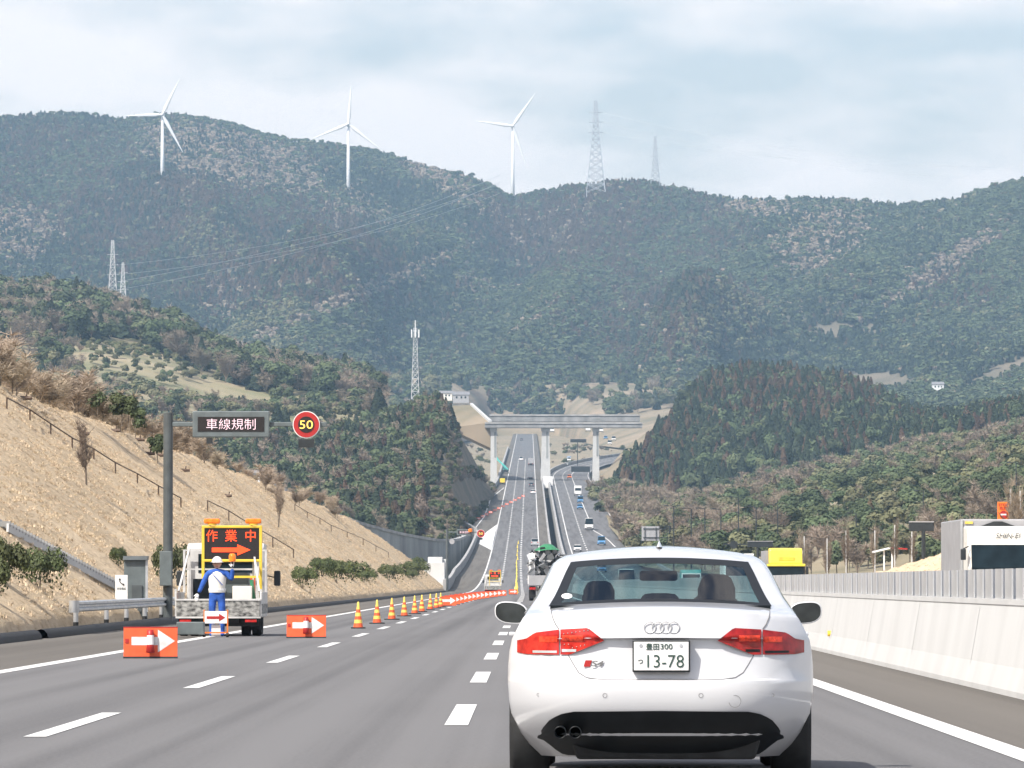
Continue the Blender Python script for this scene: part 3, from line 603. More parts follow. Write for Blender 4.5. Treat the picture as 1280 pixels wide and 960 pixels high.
# conifer hill
Q, v = sample(R1, 3600, rng); px, py = pix(Q)
keep = np.nonzero(px > 893 - (py - 470)*0.86)[0]; K = []
dome = blob(px,py,1000,500,150,50)
for i in keep: K.append(pick(rng, {'conifer': 2.0, 'cedar': 0.4 + 1.5*dome[i] + (1.2 if px[i] < 850 else 0), 'broad': 0.35, 'gold': 0.0}))
wood(Q[keep], K, 7 + 4*rng.rand(len(keep)), 1.0, 200, 'on the rounded plantation hill beside the overpass', rng, 'dense conifer plantation covering the rounded hill', 'trees of the plantation hill')
# brush slope behind the barrier
Q, v = sample(R2, 1250, rng); px, py = pix(Q); nn = fbm(Q[:,0]/28, Q[:,1]/90, 3); K = []
for i in range(len(Q)):
    up = np.clip(v[i], 0, 1)
    K.append(pick(rng, {'broad': 1.2 + 3.5*max(0, nn[i]*3) + (0.8 if px[i] > 1000 else 0), 'bare': (1.6 if px[i] < 980 or v[i] > .75 else .5) + 3*max(0, -nn[i]*3), 'olive': 1.5, 'cedar': 0.1, 'gold': 0.012, 'conifer': 0.15}))
wood(Q, K, np.where(np.array(K) == 'bare', 5.0, 4.0) + 2.2*rng.rand(len(Q)), 1.25, 300, 'on the brush slope behind the metal panels', rng, 'mixed bare and evergreen brush on the slope behind the barrier', 'trees of the brush slope')
# ------------------------------------------------------------------ haze: the air over the whole valley
hz = MB().box(-3500, 3500, -300, 6900, -40, 515).build('haze', []); tag(hz, 'thin blue winter haze filling the valley air', 'haze', kind='stuff')
hm = bpy.data.materials.new('thin haze'); hm.use_nodes = True; t_ = hm.node_tree; t_.nodes.clear()
pv = N(t_, 'ShaderNodeVolumePrincipled'); pv.inputs['Color'].default_value = (0.48, 0.74, 1.0, 1); pv.inputs['Density'].default_value = HAZE; pv.inputs['Anisotropy'].default_value = 0.1
t_.links.new(pv.outputs[0], N(t_, 'ShaderNodeOutputMaterial').inputs['Volume']); hz.data.materials.clear(); hz.data.materials.append(hm)
hz.display_type = 'WIRE'

# ------------------------------------------------------------------ white saloon ahead
def wheel(parent, x, y, r, wd, rim=None, side=1):
    mb = MB(); n = 28
    prof = [(r*0.62, -wd/2), (r*0.93, -wd/2), (r, -wd*0.36), (r, wd*0.36), (r*0.93, wd/2), (r*0.62, wd/2)]
    mb.grid([[(x + a, y + q*math.cos(2*math.pi*j/n), r + q*math.sin(2*math.pi*j/n)) for j in range(n)] for q, a in prof], close=True)
    t = mb.build('wheel', M['black'], parent, smooth=True)
    rm = MB().cyl((x - wd*0.42, y, r), (x + wd*0.42, y, r), r*0.63, n=20); rm.build('rim', rim or M['dark'], t)
    return t
lz = [.16, .30, .42, .50, .60, .622, .632, .70, .80, .862, .874, .93, 1.00, 1.035, 1.048, 1.06, 1.072, 1.085, 1.15, 1.22, 1.29, 1.352, 1.38, 1.40, 1.415, 1.425, 1.43]
ly = [.35, .12, .03, .005, .00, .004, .008, .012, .018, .021, .022, .03, .045, .05, .075, .18, .36, .55, .72, .90, 1.08, 1.25, 1.36, 1.47, 1.62, 1.85, 2.10]
lw = [.74, .835, .893, .905, .912, .912, .912, .910, .902, .890, .888, .868, .840, .822, .812, .802, .794, .782, .738, .702, .668, .632, .600, .560, .490, .36, .12]
lc = [.45, .50, .52, .515, .505, .502, .50, .48, .455, .435, .43, .40, .38, .36, .34, .32, .30, .28, .24, .22, .20, .18, .18, .17, .15, .12, .05]
lp = [4.0, 4.0, 4.2, 4.4, 4.4, 4.4, 4.2, 4.0, 3.8, 3.6, 3.6, 3.4, 3.2, 3.0, 2.8, 2.6, 2.6, 2.6, 2.6, 2.6, 2.6, 2.6, 2.4, 2.2, 2, 2, 2]
lf = [4.45, 4.62, 4.69, 4.70, 4.69, 4.685, 4.68, 4.62, 4.42, 4.22, 4.16, 3.90, 3.50, 3.32, 3.28, 3.24, 3.20, 3.16, 2.98, 2.83, 2.66, 2.48, 2.38, 2.30, 2.24, 2.18, 2.12]
lk = [0, 0, 0, 0, 0, 0, .0, .0, .01, .015, .015, .03, .045, .05, .05, .048, .045, .04, .04, .038, .036, .035, .036, .034, .03, .02, .0]   # crown: how far each level drops towards the side
lr = [0, 0, 0, 0, 0, .002, .032, .040, .044, .045, 0] + [0]*16      # recess round the plate
def rec(f): return 1 - sm(.52, .80, f)
def car_y(x, z):
    x = abs(x)
    f = 0.5
    for _ in range(12):
        zl = z + np.interp(z, lz, lk)*f*f; f = min(1.0, x/np.interp(zl, lz, lw))
    return float(np.interp(zl, lz, ly) + np.interp(zl, lz, lr)*rec(f) + np.interp(zl, lz, lc)*f**np.interp(zl, lz, lp))
FR = [0, .1, .2, .3, .4, .5, .6, .69, .78, .86, .91, .95, .98, 1.0]
body = MB(); rows = []; NS = 15
for i, z in enumerate(lz):
    row = [(f*lw[i], ly[i] + lr[i]*rec(f) + lc[i]*f**lp[i], z - lk[i]*f*f) for f in FR]
    y0, y1 = ly[i] + lc[i], lf[i] - lc[i]*0.9
    for k in range(1, NS):
        t = k/NS; y = y0 + (y1 - y0)*t; bul = 0.028*math.sin(math.pi*min(1, t*1.4)) if z > 1.05 else 0.012*math.sin(math.pi*t)
        ar = 1.0
        row.append((lw[i]*ar + bul*(1 if z < 1.41 else 0), y, z - lk[i]))
    row += [(f*lw[i], lf[i] - lc[i]*0.9*f**2.6, z - lk[i]*f*f) for f in FR[::-1]]
    rows.append(row)
nc = len(rows[0]); nfr = len(FR)
iw0, iw1 = lz.index(1.085), lz.index(1.352)
cells = {'body': [], 'glass': []}
for sgn in (1, -1):
    base = len(body.v); body.v += [(sgn*p[0], p[1], p[2]) for r in rows for p in r]
    for i in range(len(lz) - 1):
        for j in range(nc - 1):
            rear = iw0 <= i < iw1 and j < FR.index(.86)
            front = lz[i] >= 1.035 and i < iw1 and j >= nc - 1 - FR.index(.91)
            if rear or front: continue
            q = (base+i*nc+j, base+i*nc+j+1, base+(i+1)*nc+j+1, base+(i+1)*nc+j)
            side = (1.05 < lz[i] and i < iw1 - 0) and nfr + 3 <= j <= nfr + NS - 5
            body.f.append(q if sgn > 0 else q[::-1]); body.m.append(1 if side else 0)
cap = len(body.v)
M['carwhite'] = mk('white car paint', (0.60, 0.61, 0.63), 0.3, var=0.02, scale=1.5, coat=1.0, spec=0.5)
M['trim'] = mk('black car trim', (0.010, 0.012, 0.014), 0.4, var=0.2, scale=5, spec=0.25)
M['seam'] = mk('panel gap', (0.16, 0.16, 0.165), 0.7, var=0.1)
M['cabin'] = mk('dark cabin cloth', (0.010, 0.013, 0.016), 0.9, var=0.2, scale=9, spec=0.1)
AX, AZ = XP(826, 33.0), 33.0
audi = thing('saloon_car', 'white four-door saloon seen from behind, four ring emblem and S4 badge', 'car', (AX, AZ, 0.0), R(-1.0))
bo = body.build('body', [M['carwhite'], M['glassdark']], audi)
import bmesh
bm = bmesh.new(); bm.from_mesh(bo.data); bmesh.ops.remove_doubles(bm, verts=bm.verts, dist=0.0008); bmesh.ops.recalc_face_normals(bm, faces=bm.faces); bm.to_mesh(bo.data); bm.free()
bo.data.polygons.foreach_set('use_smooth', [True]*len(bo.data.polygons)); bo.data.set_sharp_from_angle(angle=R(38))
def rowpt(z, f, sgn=1, front=False, off=0.0):
    wl, c, p = np.interp(z, lz, lw), np.interp(z, lz, lc), np.interp(z, lz, lp)
    y = np.interp(z, lz, ly) + c*f**p - off if not front else np.interp(z, lz, lf) - c*0.9*f**2.6 + off
    return (sgn*f*wl, float(y), float(z - np.interp(z, lz, lk)*f*f))
def band(z0, z1, f0, f1, nz=5, nf=10, front=False, off=0.0):
    return [[rowpt(z, abs(f), 1 if f >= 0 else -1, front, off) for f in np.linspace(f0, f1, nf)] for z in np.linspace(z0, z1, nz)]
G_ = glass_mat('greenish rear glass', (0.30, 0.46, 0.50))
rw = MB().grid(band(1.085, 1.352, -.86, .86, 6, 25)).build('rear_window', G_, audi, smooth=True)
fr = MB().grid(band(1.085, 1.103, -.86, .86, 2, 25, off=.003)).grid(band(1.315, 1.352, -.86, .86, 2, 25, off=.003)).grid(band(1.103, 1.315, -.86, -.775, 5, 3, off=.003)).grid(band(1.103, 1.315, .775, .86, 5, 3, off=.003))
fr.build('window_band', M['trim'], rw, smooth=True)
MB().grid(band(1.035, 1.352, -.91, .91, 6, 25, True)).build('windscreen', glass_mat('windscreen glass', (0.78, 0.86, 0.84)), audi, smooth=True)
st = MB(); cx_, cz_ = (703.5-820)/207, 1.118
st.add([(cx_ + .033*math.cos(a), car_y(cx_ + .033*math.cos(a), cz_ + .016*math.sin(a)) - .006, cz_ + .016*math.sin(a)) for a in np.linspace(0, 6.283, 17)[:-1]], [tuple(range(16))]); st.build('window_sticker', M['white'], rw)
# surface patches seen from behind
def lamp_y(x, z): return min(car_y(x, z), car_y(x, .90) + .01)
def patch(xs, top, bot, nr=6, off=0.006, fy=car_y):
    rows = []
    for k in range(nr):
        t = k/(nr-1); rows.append([(x, fy(x, bot(x) + (top(x)-bot(x))*t) - off, bot(x) + (top(x)-bot(x))*t) for x in xs])
    return MB().grid(rows)
def pw(pts): a = np.array(sorted(pts)); return lambda x: float(np.interp(x, a[:,0], a[:,1]))
def tail_mat(name, c1, c2, sc):
    m = mk(name, c1, 0.22, var=0.2, scale=sc, coat=0.35, col2=c2, spec=0.35); return m
M['tail_sunlit'] = tail_mat('sunlit red lamp lens', (0.58, 0.03, 0.018), (0.30, 0.008, 0.008), 16); M['tail_shaded'] = tail_mat('shaded red lamp lens', (0.42, 0.015, 0.014), (0.18, 0.006, 0.008), 16)  # one lens in two colours: sunlight painted into the left, shade into the right
M['reflect'] = mk('orange red lamp bulb', (0.70, 0.05, 0.02), 0.25, emit=0.08, var=0.3, scale=40)  # reflector strips, not bulbs: a faint glow is put into the material
for sgn in (-1, 1):
    top = pw([(sgn*.335, .858), (sgn*.43, .932), (sgn*.60, .922), (sgn*.745, .903), (sgn*.80, .866), (sgn*.86, .855)])
    bot = pw([(sgn*.335, .856), (sgn*.538, .774), (sgn*.80, .774), (sgn*.86, .785)])
    lab = 'saloon tail lamp'
    inn = patch([sgn*x for x in np.linspace(.335, .594, 16)], top, bot, 8, .008, lamp_y); out = patch([sgn*x for x in np.linspace(.602, .855, 14)], top, bot, 8, .008, lamp_y)
    for mb in (inn, out):
        if sgn > 0: mb.f = [f[::-1] for f in mb.f]
    ta = inn.build('tail_lamp', M['tail_sunlit'] if sgn < 0 else M['tail_shaded'], audi, smooth=True); tb = out.build('tail_lamp', M['tail_sunlit'] if sgn < 0 else M['tail_shaded'], audi, smooth=True)
    for par, x0, x1, za, zb in ((ta, .46, .585, .852, .888), (tb, .612, .72, .846, .880)):
        m_ = patch([sgn*x for x in np.linspace(x0, x1, 8)], lambda x: zb, lambda x: za, 3, 0.0105, lamp_y); m_.build('reflector', M['reflect'], par, smooth=True)
    for par, x0, x1, za, zb in ((ta, .50, .585, .790, .806), (tb, .615, .76, .783, .797)):
        m_ = patch([sgn*x for x in np.linspace(x0, x1, 8)], lambda x: zb, lambda x: za, 2, 0.0105, lamp_y); m_.build('reversing_lens', M['silver'] if sgn < 0 else M['trim'], par, smooth=True)  # left lens silver as if sunlit, right one black
    if sgn < 0:
        for k in range(7):
            for zz, xo in ((.918 - .0035*k, 0), (.832 - .006*k if k < 4 else .835, .02)):
                x = -(.43 + .024*k + xo); MB().cyl((x, lamp_y(x, zz) - .013, zz), (x, lamp_y(x, zz) - .008, zz), .0035, n=6).build('lamp_diode', M['chrome'], ta)
    # lid seam: from the glass corner through the lamp to the lower edge of the lid
    pts = [(.655, 1.048), (.640, .99), (.622, .95), (.602, .925)]; pts2 = [(.548, .772), (.515, .715), (.485, .668), (.44, .640), (.36, .628), (.2, .626), (0.0, .626)]
    for ps in (pts, pts2):
        fine = []
        for (a, b), (c, d) in zip(ps, ps[1:]): fine += [(a + (c-a)*t, b + (d-b)*t) for t in np.linspace(0, 1, 6)[:-1]]
        fine.append(ps[-1])
        MB().tube([(sgn*x, car_y(x, z) - .0005, z) for x, z in fine], .0030, 5).build('panel_gap', M['seam'], audi)
# black lower apron and exhaust tips
ap_top = pw([(-.735, .28), (-.715, .32), (-.66, .385), (-.60, .42), (-.52, .438), (0, .444), (.52, .438), (.60, .42), (.66, .385), (.715, .32), (.735, .28)])
ap = patch(np.linspace(-.735, .735, 41), ap_top, lambda x: .17 + .10*sm(.56, .735, abs(x)), 6, 0.008).build('rear_apron', M['trim'], audi, smooth=True)
MB().prism([(-.50, .30, .15), (.56, .30, .15), (.60, .30, .29), (-.54, .30, .29)], (0, .5, 0)).build('diffuser', M['black'], audi, bevel=.02)
for x in (-.595, -.505):
    e = MB().grid([[(x + r*math.cos(a), y, .315 + r*math.sin(a)) for a in np.linspace(0, 6.283, 17)[:-1]] for r, y in ((.028, .25), (.032, .05), (.038, .05), (.038, .30))], close=True); e.build('exhaust_tip', M['trim'], audi, smooth=True)
MB().box(-.55, .55, .6, 4.2, .17, .30).build('underbody', M['black'], audi)
for x in (-.79, .79):
    for y in (1.02, 3.83): wheel(audi, x, y, .325, .235, M['silver'])
# number plate
pl = MB().box(-.168, .172, -.015, .045, .672, .860).build('number_plate', M['dark'], audi, bevel=.006)
M['plate'] = mk('white plate', (0.78, 0.78, 0.77), 0.4, var=0.03); M['plateink'] = mk('dark green plate ink', (0.02, 0.06, 0.045), 0.5, var=0.05)
MB().box(-.159, .163, -.019, -.010, .682, .850).build('plate_face', M['plate'], pl, bevel=.003)
def put(body_, size, x, y, z, mat, par, width=None, bold=0.0, shear=0.0, name='lettering'):
    o = link(name, text_mesh(body_, size, mat, width, bold, shear), par, (x, y, z)); return o
put('豊田', .042, -.050, -.0215, .823, M['plateink'], pl, .076, .006); put('300', .046, .032, -.0215, .823, M['plateink'], pl, .070, .004)
put('つ', .036, -.121, -.0215, .735, M['plateink'], pl, .03, .004); put('13-78', .108, .027, -.0215, .737, M['plateink'], pl, .215, -.006)
for x in (-.118, .118): MB().cyl((x - .0, -.0215, .828), (x, -.018, .828), .011, n=10).build('plate_seal', M['galv'], pl)
# emblem of four rings
for k in range(4):
    x = (-1.5 + k)*.0462 + .004; n = 26; mb = MB(); zc = .935
    yy = car_y(x, zc) - .007
    mb.grid([[(x + (.034 + .0032*math.cos(b))*math.cos(a), yy + .0032*math.sin(b), zc + (.034 + .0032*math.cos(b))*math.sin(a)) for b in np.linspace(0, 6.283, 9)[:-1]] for a in np.linspace(0, 6.2832, n+1)], close=True)
    mb.build('emblem_ring', M['silver'], audi, smooth=True)
bx = -.405
MB().prism([(bx - .052, car_y(bx, .72) - .004, .703), (bx - .014, car_y(bx, .72) - .004, .703), (bx - .002, car_y(bx, .72) - .004, .741), (bx - .040, car_y(bx, .72) - .004, .741)], (0, .006, 0)).build('badge_block', M['signred'], audi)
put('S4', .044, bx + .03, car_y(bx+.03, .72) - .012, .722, M['seam'], audi, .075, .02, .25, 'badge_lettering')
for x, r in ((-.725, .007), (-.33, .011), (.235, .011), (.66, .007)):
    z = .535; yy = car_y(x, z); MB().grid([[(x + q*math.cos(a), car_y(x, z) - .002, z + q*math.sin(a)) for a in np.linspace(0, 6.283, 15)[:-1]] for q in (r, r + .0028)], close=True).build('parking_sensor', M['seam'], audi)
MB().grid([[(.435 + q*math.cos(a), car_y(.435, .5) - .0025, .50 + q*math.sin(a)) for a in np.linspace(0, 6.283, 25)[:-1]] for q in (.034, .0365)], close=True).build('tow_cover', M['seam'], audi)
MB().add([(0, 1.66, 1.43), (.02, 1.74, 1.42), (-.02, 1.74, 1.42), (0, 1.50, 1.418), (.018, 1.60, 1.416), (-.018, 1.60, 1.416), (0, 1.70, 1.462)], [(3, 4, 6), (4, 1, 6), (1, 2, 6), (2, 5, 6), (5, 3, 6)]).build('antenna', M['carwhite'], audi)
# door mirrors
for sgn in (-1, 1):
    mb = MB(); cx0, cz0 = sgn*.945, 1.005
    def ring(sx, sz, y): return [(cx0 + sgn*sx*(abs(math.cos(a))**.75)*(1 if math.cos(a) >= 0 else -1), y, cz0 + sz*(abs(math.sin(a))**.75)*(1 if math.sin(a) >= 0 else -1) + .012*math.cos(a)) for a in np.linspace(0, 6.283, 25)[:-1]]
    mb.grid([ring(.100, .064, 3.02), ring(.106, .070, 3.02), ring(.108, .072, 3.07), ring(.09, .06, 3.16), ring(.03, .02, 3.21)], close=True)
    mm = mb.build('door_mirror', M['carwhite'], audi, smooth=True)
    g_ = MB(); g_.v = ring(.101, .065, 3.024); g_.f = [tuple(range(24))]; g_.m = [0]; g_.build('mirror_glass', mk('mirror glass', (0.055, 0.065, 0.07), 0.06, 0.6, var=0.3, scale=6), mm)
    MB().box(min(sgn*.80, sgn*.87), max(sgn*.80, sgn*.87), 3.06, 3.16, .95, .99).build('mirror_arm', M['trim'], mm, bevel=.01)
    MB().box(min(sgn*.905, sgn*.945), max(sgn*.905, sgn*.945), 2.35, 2.52, .862, .888).build('door_handle', M['carwhite'], audi, bevel=.01)
# cabin
ci = MB().box(-.68, .68, .62, 3.0, .32, .45).build('cabin_floor', M['cabin'], audi)
MB().box(-.66, .66, .56, 1.10, .98, 1.062).build('parcel_shelf', M['cabin'], audi)
def headrest(x, y, w_, h_, z0, nm='headrest'):
    mb = MB(); pr = [(-w_/2, z0), (-w_*.5, z0 + h_*.6), (-w_*.38, z0 + h_*.93), (-w_*.2, z0 + h_), (w_*.2, z0 + h_), (w_*.38, z0 + h_*.93), (w_*.5, z0 + h_*.6), (w_/2, z0)]
    mb.prism([(x + a, y, b) for a, b in pr], (0, .1, 0)); return mb.build(nm, M['cabin'], audi, bevel=.02)
headrest(-.37, 1.02, .19, .15, 1.06); headrest(0, 1.02, .24, .075, 1.06); 
for x in (-.38, .36):
    s_ = MB(); s_.box(x - .24, x + .24, 2.0, 2.16, .45, 1.02); s_.box(x - .25, x + .25, 2.05, 2.6, .4, .55); s_.build('front_seat', M['cabin'], audi, bevel=.05)
headrest(.36, 2.02, .235, .22, 1.03); headrest(-.38, 2.02, .20, .14, 1.03)
MB().box(-.66, .66, 1.08, 1.25, .45, 1.02).build('rear_seat', M['cabin'], audi, bevel=.05)
MB().box(-.70, .70, 2.9, 3.3, .55, .995).build('dashboard', M['cabin'], audi, bevel=.03)
MB().box(-.12, .12, 2.52, 2.55, 1.21, 1.275).build('interior_mirror', M['cabin'], audi, bevel=.015)
sw = MB(); sw.grid([[(.36 + (.185 + .014*math.cos(b))*math.cos(a), 2.78 + .014*math.sin(b) + .05*math.sin(a), .95 + (.185 + .014*math.cos(b))*math.sin(a)) for b in np.linspace(0, 6.283, 7)[:-1]] for a in np.linspace(0, 6.2832, 25)], close=True); sw.build('steering_wheel', M['cabin'], audi, smooth=True)
MB().box(-.40, .40, 1.40, 2.4, 1.335, 1.35).build('roof_lining', M['cabin'], audi)
# ------------------------------------------------------------------ road works on the closed lane
def road_at(px, py):
    Zs = np.concatenate([np.arange(34, 700, 0.5), np.arange(700, 3800, 2.0)]); y = VY + (H - road_z(Zs))*F/Zs
    Z = float(Zs[int(np.argmin(np.abs(y - py)))]); return Vector((XP(px, Z), Z, float(road_z(Z))))
def arrow_pts(x0, x1, z, t, hd, hh): return [(x0, z-t/2), (x1-hd, z-t/2), (x1-hd, z-hh/2), (x1, z), (x1-hd, z+hh/2), (x1-hd, z+t/2), (x0, z+t/2)]
def arrow_board(label, group, cone=True):
    t = thing('arrow_board', label, 'arrow board', (0, 0, 0), 0, group)
    b = MB().box(-.425, .425, 0, .03, .025, .49).build('board', M['orange'], t, bevel=.006)
    MB().prism([(a, -.004, b_) for a, b_ in arrow_pts(-.30, .385, .275, .13, .27, .36)], (0, .006, 0)).build('arrow', M['line'], b)
    MB().box(-.43, .43, -.006, .04, 0, .03).build('base_rail', M['dark'], t)
    MB().box(-.43, .43, -.003, .033, .485, .50).build('top_edge', M['signred'], t)
    for x in (-.3, .3): MB().bar((x, .02, .46), (x, .30, .01), .025).build('prop', M['dark'], t)
    if cone:
        c = MB().lathe((-.0, -.08, .09), [(.001, .36), (.05, .355), (.055, .27)], 12).build('hung_cone', M['signred'], t, smooth=True)
        MB().lathe((-.0, -.08, .09), [(.055, .27), (.06, .12)], 12).build('cone_band', M['white'], c, smooth=True)
        MB().lathe((-.0, -.08, .09), [(.06, .12), (.068, 0), (.03, -.01)], 12).build('cone_foot', M['signred'], c, smooth=True)
        MB().box(-.40, -.345, -.012, 0, .245, .31).build('reflector', M['signred'], t)
    return t
ab = arrow_board('orange board with white arrow and a hung cone, beside the guardrail', 'arrow boards by the sign truck')
p = road_at(188.5, 823); ab.location = p; ab.rotation_euler = (R(-4), 0, R(2))
ab2 = copy_tree(ab); ab2.location = road_at(383, 797.5); ab2.rotation_euler = (R(-5), 0, R(-3)); ab2['label'] = 'orange board with white arrow between the sign truck and the first cone'
proto_ab = arrow_board('orange arrow board in the row that tapers across the closed lanes', 'row of arrow boards across the lanes', False)
n = 13
for i in range(n):
    t = i/(n-1); a = proto_ab if i == 0 else copy_tree(proto_ab)
    px = 560 + (627-560)*t; Z = 285*(1-t) + 500*t; a.location = (XP(px, Z), Z, 0); a.rotation_euler = (R(-4), 0, R(random.Random(i).uniform(-5, 5)))
a = copy_tree(proto_ab); a.location = (XP(641.5, 560), 560, 0); a['label'] = 'lone orange arrow board at the foot of the yellow cone line'; del a['group']
for i in range(13):
    t = i/12; a = copy_tree(proto_ab); px, py = 593 + (654-593)*t, 652 + (621-652)*t; a.location = road_at(px, py); a.scale = (1.2, 1, 1.2)
    a['label'] = 'small distant red and white board in the diagonal row before the overpass'; a['group'] = 'far diagonal row of boards'
def cone(label, group, bands=True):
    t = thing('traffic_cone', label, 'traffic cone', (0, 0, 0), 0, group)
    prof = lambda z: .135 - .105*(z/.62)
    zs = [0.03, .14, .23, .32, .41, .50, .58]; mats = ['orange', 'ycone', 'orange', 'ycone', 'orange', 'ycone']
    for a, b, m_ in zip(zs, zs[1:], mats): MB().lathe((0, 0, 0), [(prof(a), a), (prof(b), b)], 14).build('cone_band', M[m_], t, smooth=True)
    MB().lathe((0, 0, 0), [(.035, .58), (.03, .66), (.012, .70), (0.0005, .70)], 10).build('cone_tip', M['ycone'], t, smooth=True)
    MB().box(-.19, .19, -.19, .19, 0, .035).build('cone_base', M['black'], t, bevel=.02)
    return t
cn = cone('orange and yellow banded traffic cone in the line along the dashed lane', 'banded cones along the lane')
for i, (px, py) in enumerate([(448, 785.5), (471.5, 779.5), (490, 774.5), (505.5, 770.3), (518.5, 767.2), (527.5, 764.8), (538, 762), (545.5, 760.2), (551, 758.8)]):
    c = cn if i == 0 else copy_tree(cn); c.location = road_at(px, py); c.rotation_euler = (0, 0, i*1.3)
yc = thing('traffic_cone', 'small yellow cone in the long line up the road beside the wide dashes', 'traffic cone', (0, 0, 0), 0, 'yellow cones up the road')
MB().lathe((0, 0, 0), [(.17, .03), (.03, .70), (.0005, .71)], 10).build('cone_body', M['yellow2'], yc, smooth=True); MB().box(-.2, .2, -.2, .2, 0, .035).build('cone_base', M['yellow'], yc)
for i, Z in enumerate(np.linspace(566, 1300, 20)):
    c = yc if i == 0 else copy_tree(yc); c.location = (XB - .75 + rs(Z) + random.Random(i).uniform(-.12, .12), Z, float(road_z(Z))); c.scale = (.9, .9, 1.1)

# sign truck
def sign_truck(label, small=False):
    t = thing('sign_truck', label, 'truck')
    dirty = M['dirty']; W_ = M['truckwhite']
    MB().box(-.94, .94, .0, 2.9, .42, .47).build('cargo_bed', W_, t)
    tg = MB().box(-.93, .93, -.03, .01, .44, .80).build('tailgate', dirty, t, bevel=.01)
    MB().box(-.95, .95, -.045, .0, .795, .835).build('tailgate_rail', W_, tg); MB().box(-.95, .95, -.045, .0, .40, .44).build('tailgate_rail', W_, tg)
    for s in (-1, 1):
        sd_ = MB().box(min(s*.93, s*.965), max(s*.93, s*.965), 0, 2.9, .44, .98).build('bed_side', W_, t, bevel=.008); MB().box(min(s*.965, s*.975), max(s*.965, s*.975), .1, 2.8, .50, .72).build('side_panel', M['dirty'], sd_)
        MB().bar((s*.95, .03, .80), (s*.95, .03, 1.05), .05).build('corner_post', W_, t)
        MB().bar((s*.90, .25, 1.0), (s*.72, 1.2, 1.95), .04).build('stay', W_, t)
        MB().bar((s*.93, 2.75, .95), (s*.93, 2.75, 1.95), .05).build('stake', W_, t)
        MB().bar((s*.72, 1.2, 1.95), (s*.72, 1.2, .95), .035).build('stay', W_, t)
    MB().bar((-.93, 2.75, 1.5), (.93, 2.75, 1.5), .04).build('headboard_rail', W_, t); MB().bar((-.93, 2.75, 1.93), (.93, 2.75, 1.93), .04).build('headboard_rail', W_, t)
    cb = MB(); cb.prism([(-.88, 2.95, .5), (-.88, 2.95, 2.0), (-.88, 3.2, 2.1), (-.88, 4.15, 2.08), (-.88, 4.7, 1.25), (-.88, 4.75, .5)], (1.76, 0, 0)); cab = cb.build('cab', W_, t, bevel=.04)
    rwn = MB().box(-.62, .62, 2.935, 2.95, 1.42, 1.85).build('cab_window', M['glassdark'], cab)
    for s in (-1, 1): MB().box(min(s*.882, s*.892), max(s*.882, s*.892), 3.3, 4.2, 1.3, 1.9).build('cab_window', M['glassdark'], cab)
    for s in (-1, 1):
        MB().bar((s*.9, 4.3, 1.35), (s*1.14, 4.25, 1.30), .025).build('mirror_arm', M['dark'], t); MB().box(min(s*1.05, s*1.2), max(s*1.05, s*1.2), 4.2, 4.27, 1.12, 1.47).build('mirror', M['dark'], t, bevel=.03)
    ch = MB().box(-.45, .45, .05, 4.4, .30, .42).build('chassis', M['black'], t); MB().box(-.9, .9, .15, .22, .22, .40).build('rear_bumper', M['black'], t)
    for x in (-.82, -.58, .58, .82): wheel(t, x, .95, .33, .2)
    for x in (-.72, .72): wheel(t, x, 3.7, .33, .2)
    for s in (-1, 1): MB().box(min(s*.55, s*.9), max(s*.55, s*.9), 1.4, 1.42, .12, .45).build('mud_flap', M['black'], t); MB().box(min(s*.6, s*.86), max(s*.6, s*.86), -.02, .03, .31, .38).build('tail_lamp', M['tail'], t, bevel=.01)
    # sign
    sx0, sx1, sz0, sz1 = -.43, .93, 1.66, 2.48; sy = 1.0
    sg = MB().box(sx0 + .05, sx1 - .05, sy, sy + .08, sz0 + .05, sz1 - .05).build('display', M['board_black'], t)
    fy = MB(); fy.box(sx0, sx1, sy - .03, sy + .10, sz1 - .06, sz1); fy.box(sx0, sx1, sy - .03, sy + .10, sz0, sz0 + .06); fr_ = fy.build('display_frame', M['yellow'], t, bevel=.015)
    for x in (sx0, sx1 - .065): MB().box(x, x + .065, sy - .028, sy + .098, .85, sz1 - .01).build('display_post', M['yellow'], t, bevel=.012)
    MB().box(sx0 + .06, sx1 - .06, sy, sy + .05, 1.30, 1.35).build('display_brace', M['yellow'], t)
    put('作', .29, sx0 + .23, sy - .006, 2.25, M['led_red'], sg, .26, .004); put('業', .29, sx0 + .66, sy - .006, 2.25, M['led_red'], sg, .27, .004); put('中', .29, sx0 + 1.10, sy - .006, 2.25, M['led_red'], sg, .23, .004)
    MB().prism([(a, sy - .012, b) for a, b in arrow_pts(sx0 + .23, sx0 + 1.10, 1.93, .10, .30, .25)], (0, .008, 0)).build('lit_arrow', M['led_red'], sg)
    for x in (sx0 + .23, sx1 - .20):
        bc = MB().lathe((x, sy + .03, sz1 + .01), [(.10, 0), (.10, .03)], 14).build('beacon_base', M['yellow'], t)
        mb = MB().box(x - .18, x + .18, sy - .06, sy + .12, sz1 + .04, sz1 + .155); mb.build('beacon', M['beacon'], t, bevel=.035)
    return t
M['truckwhite'] = mk('worn white truck paint', (0.56, 0.56, 0.55), 0.5, var=0.15, scale=3)
M['dirty'] = mk('scuffed tailgate', (0.40, 0.40, 0.38), 0.6, scale=9, col2=(0.03, 0.03, 0.03), detail=6, vscale=(1, 1, 1.6))
TX, TZ = XP(273, 125.0), 125.0
trk = sign_truck('white flatbed truck with a lit red work sign, parked behind the waving mannequin'); trk.location = (TX, TZ, 0)
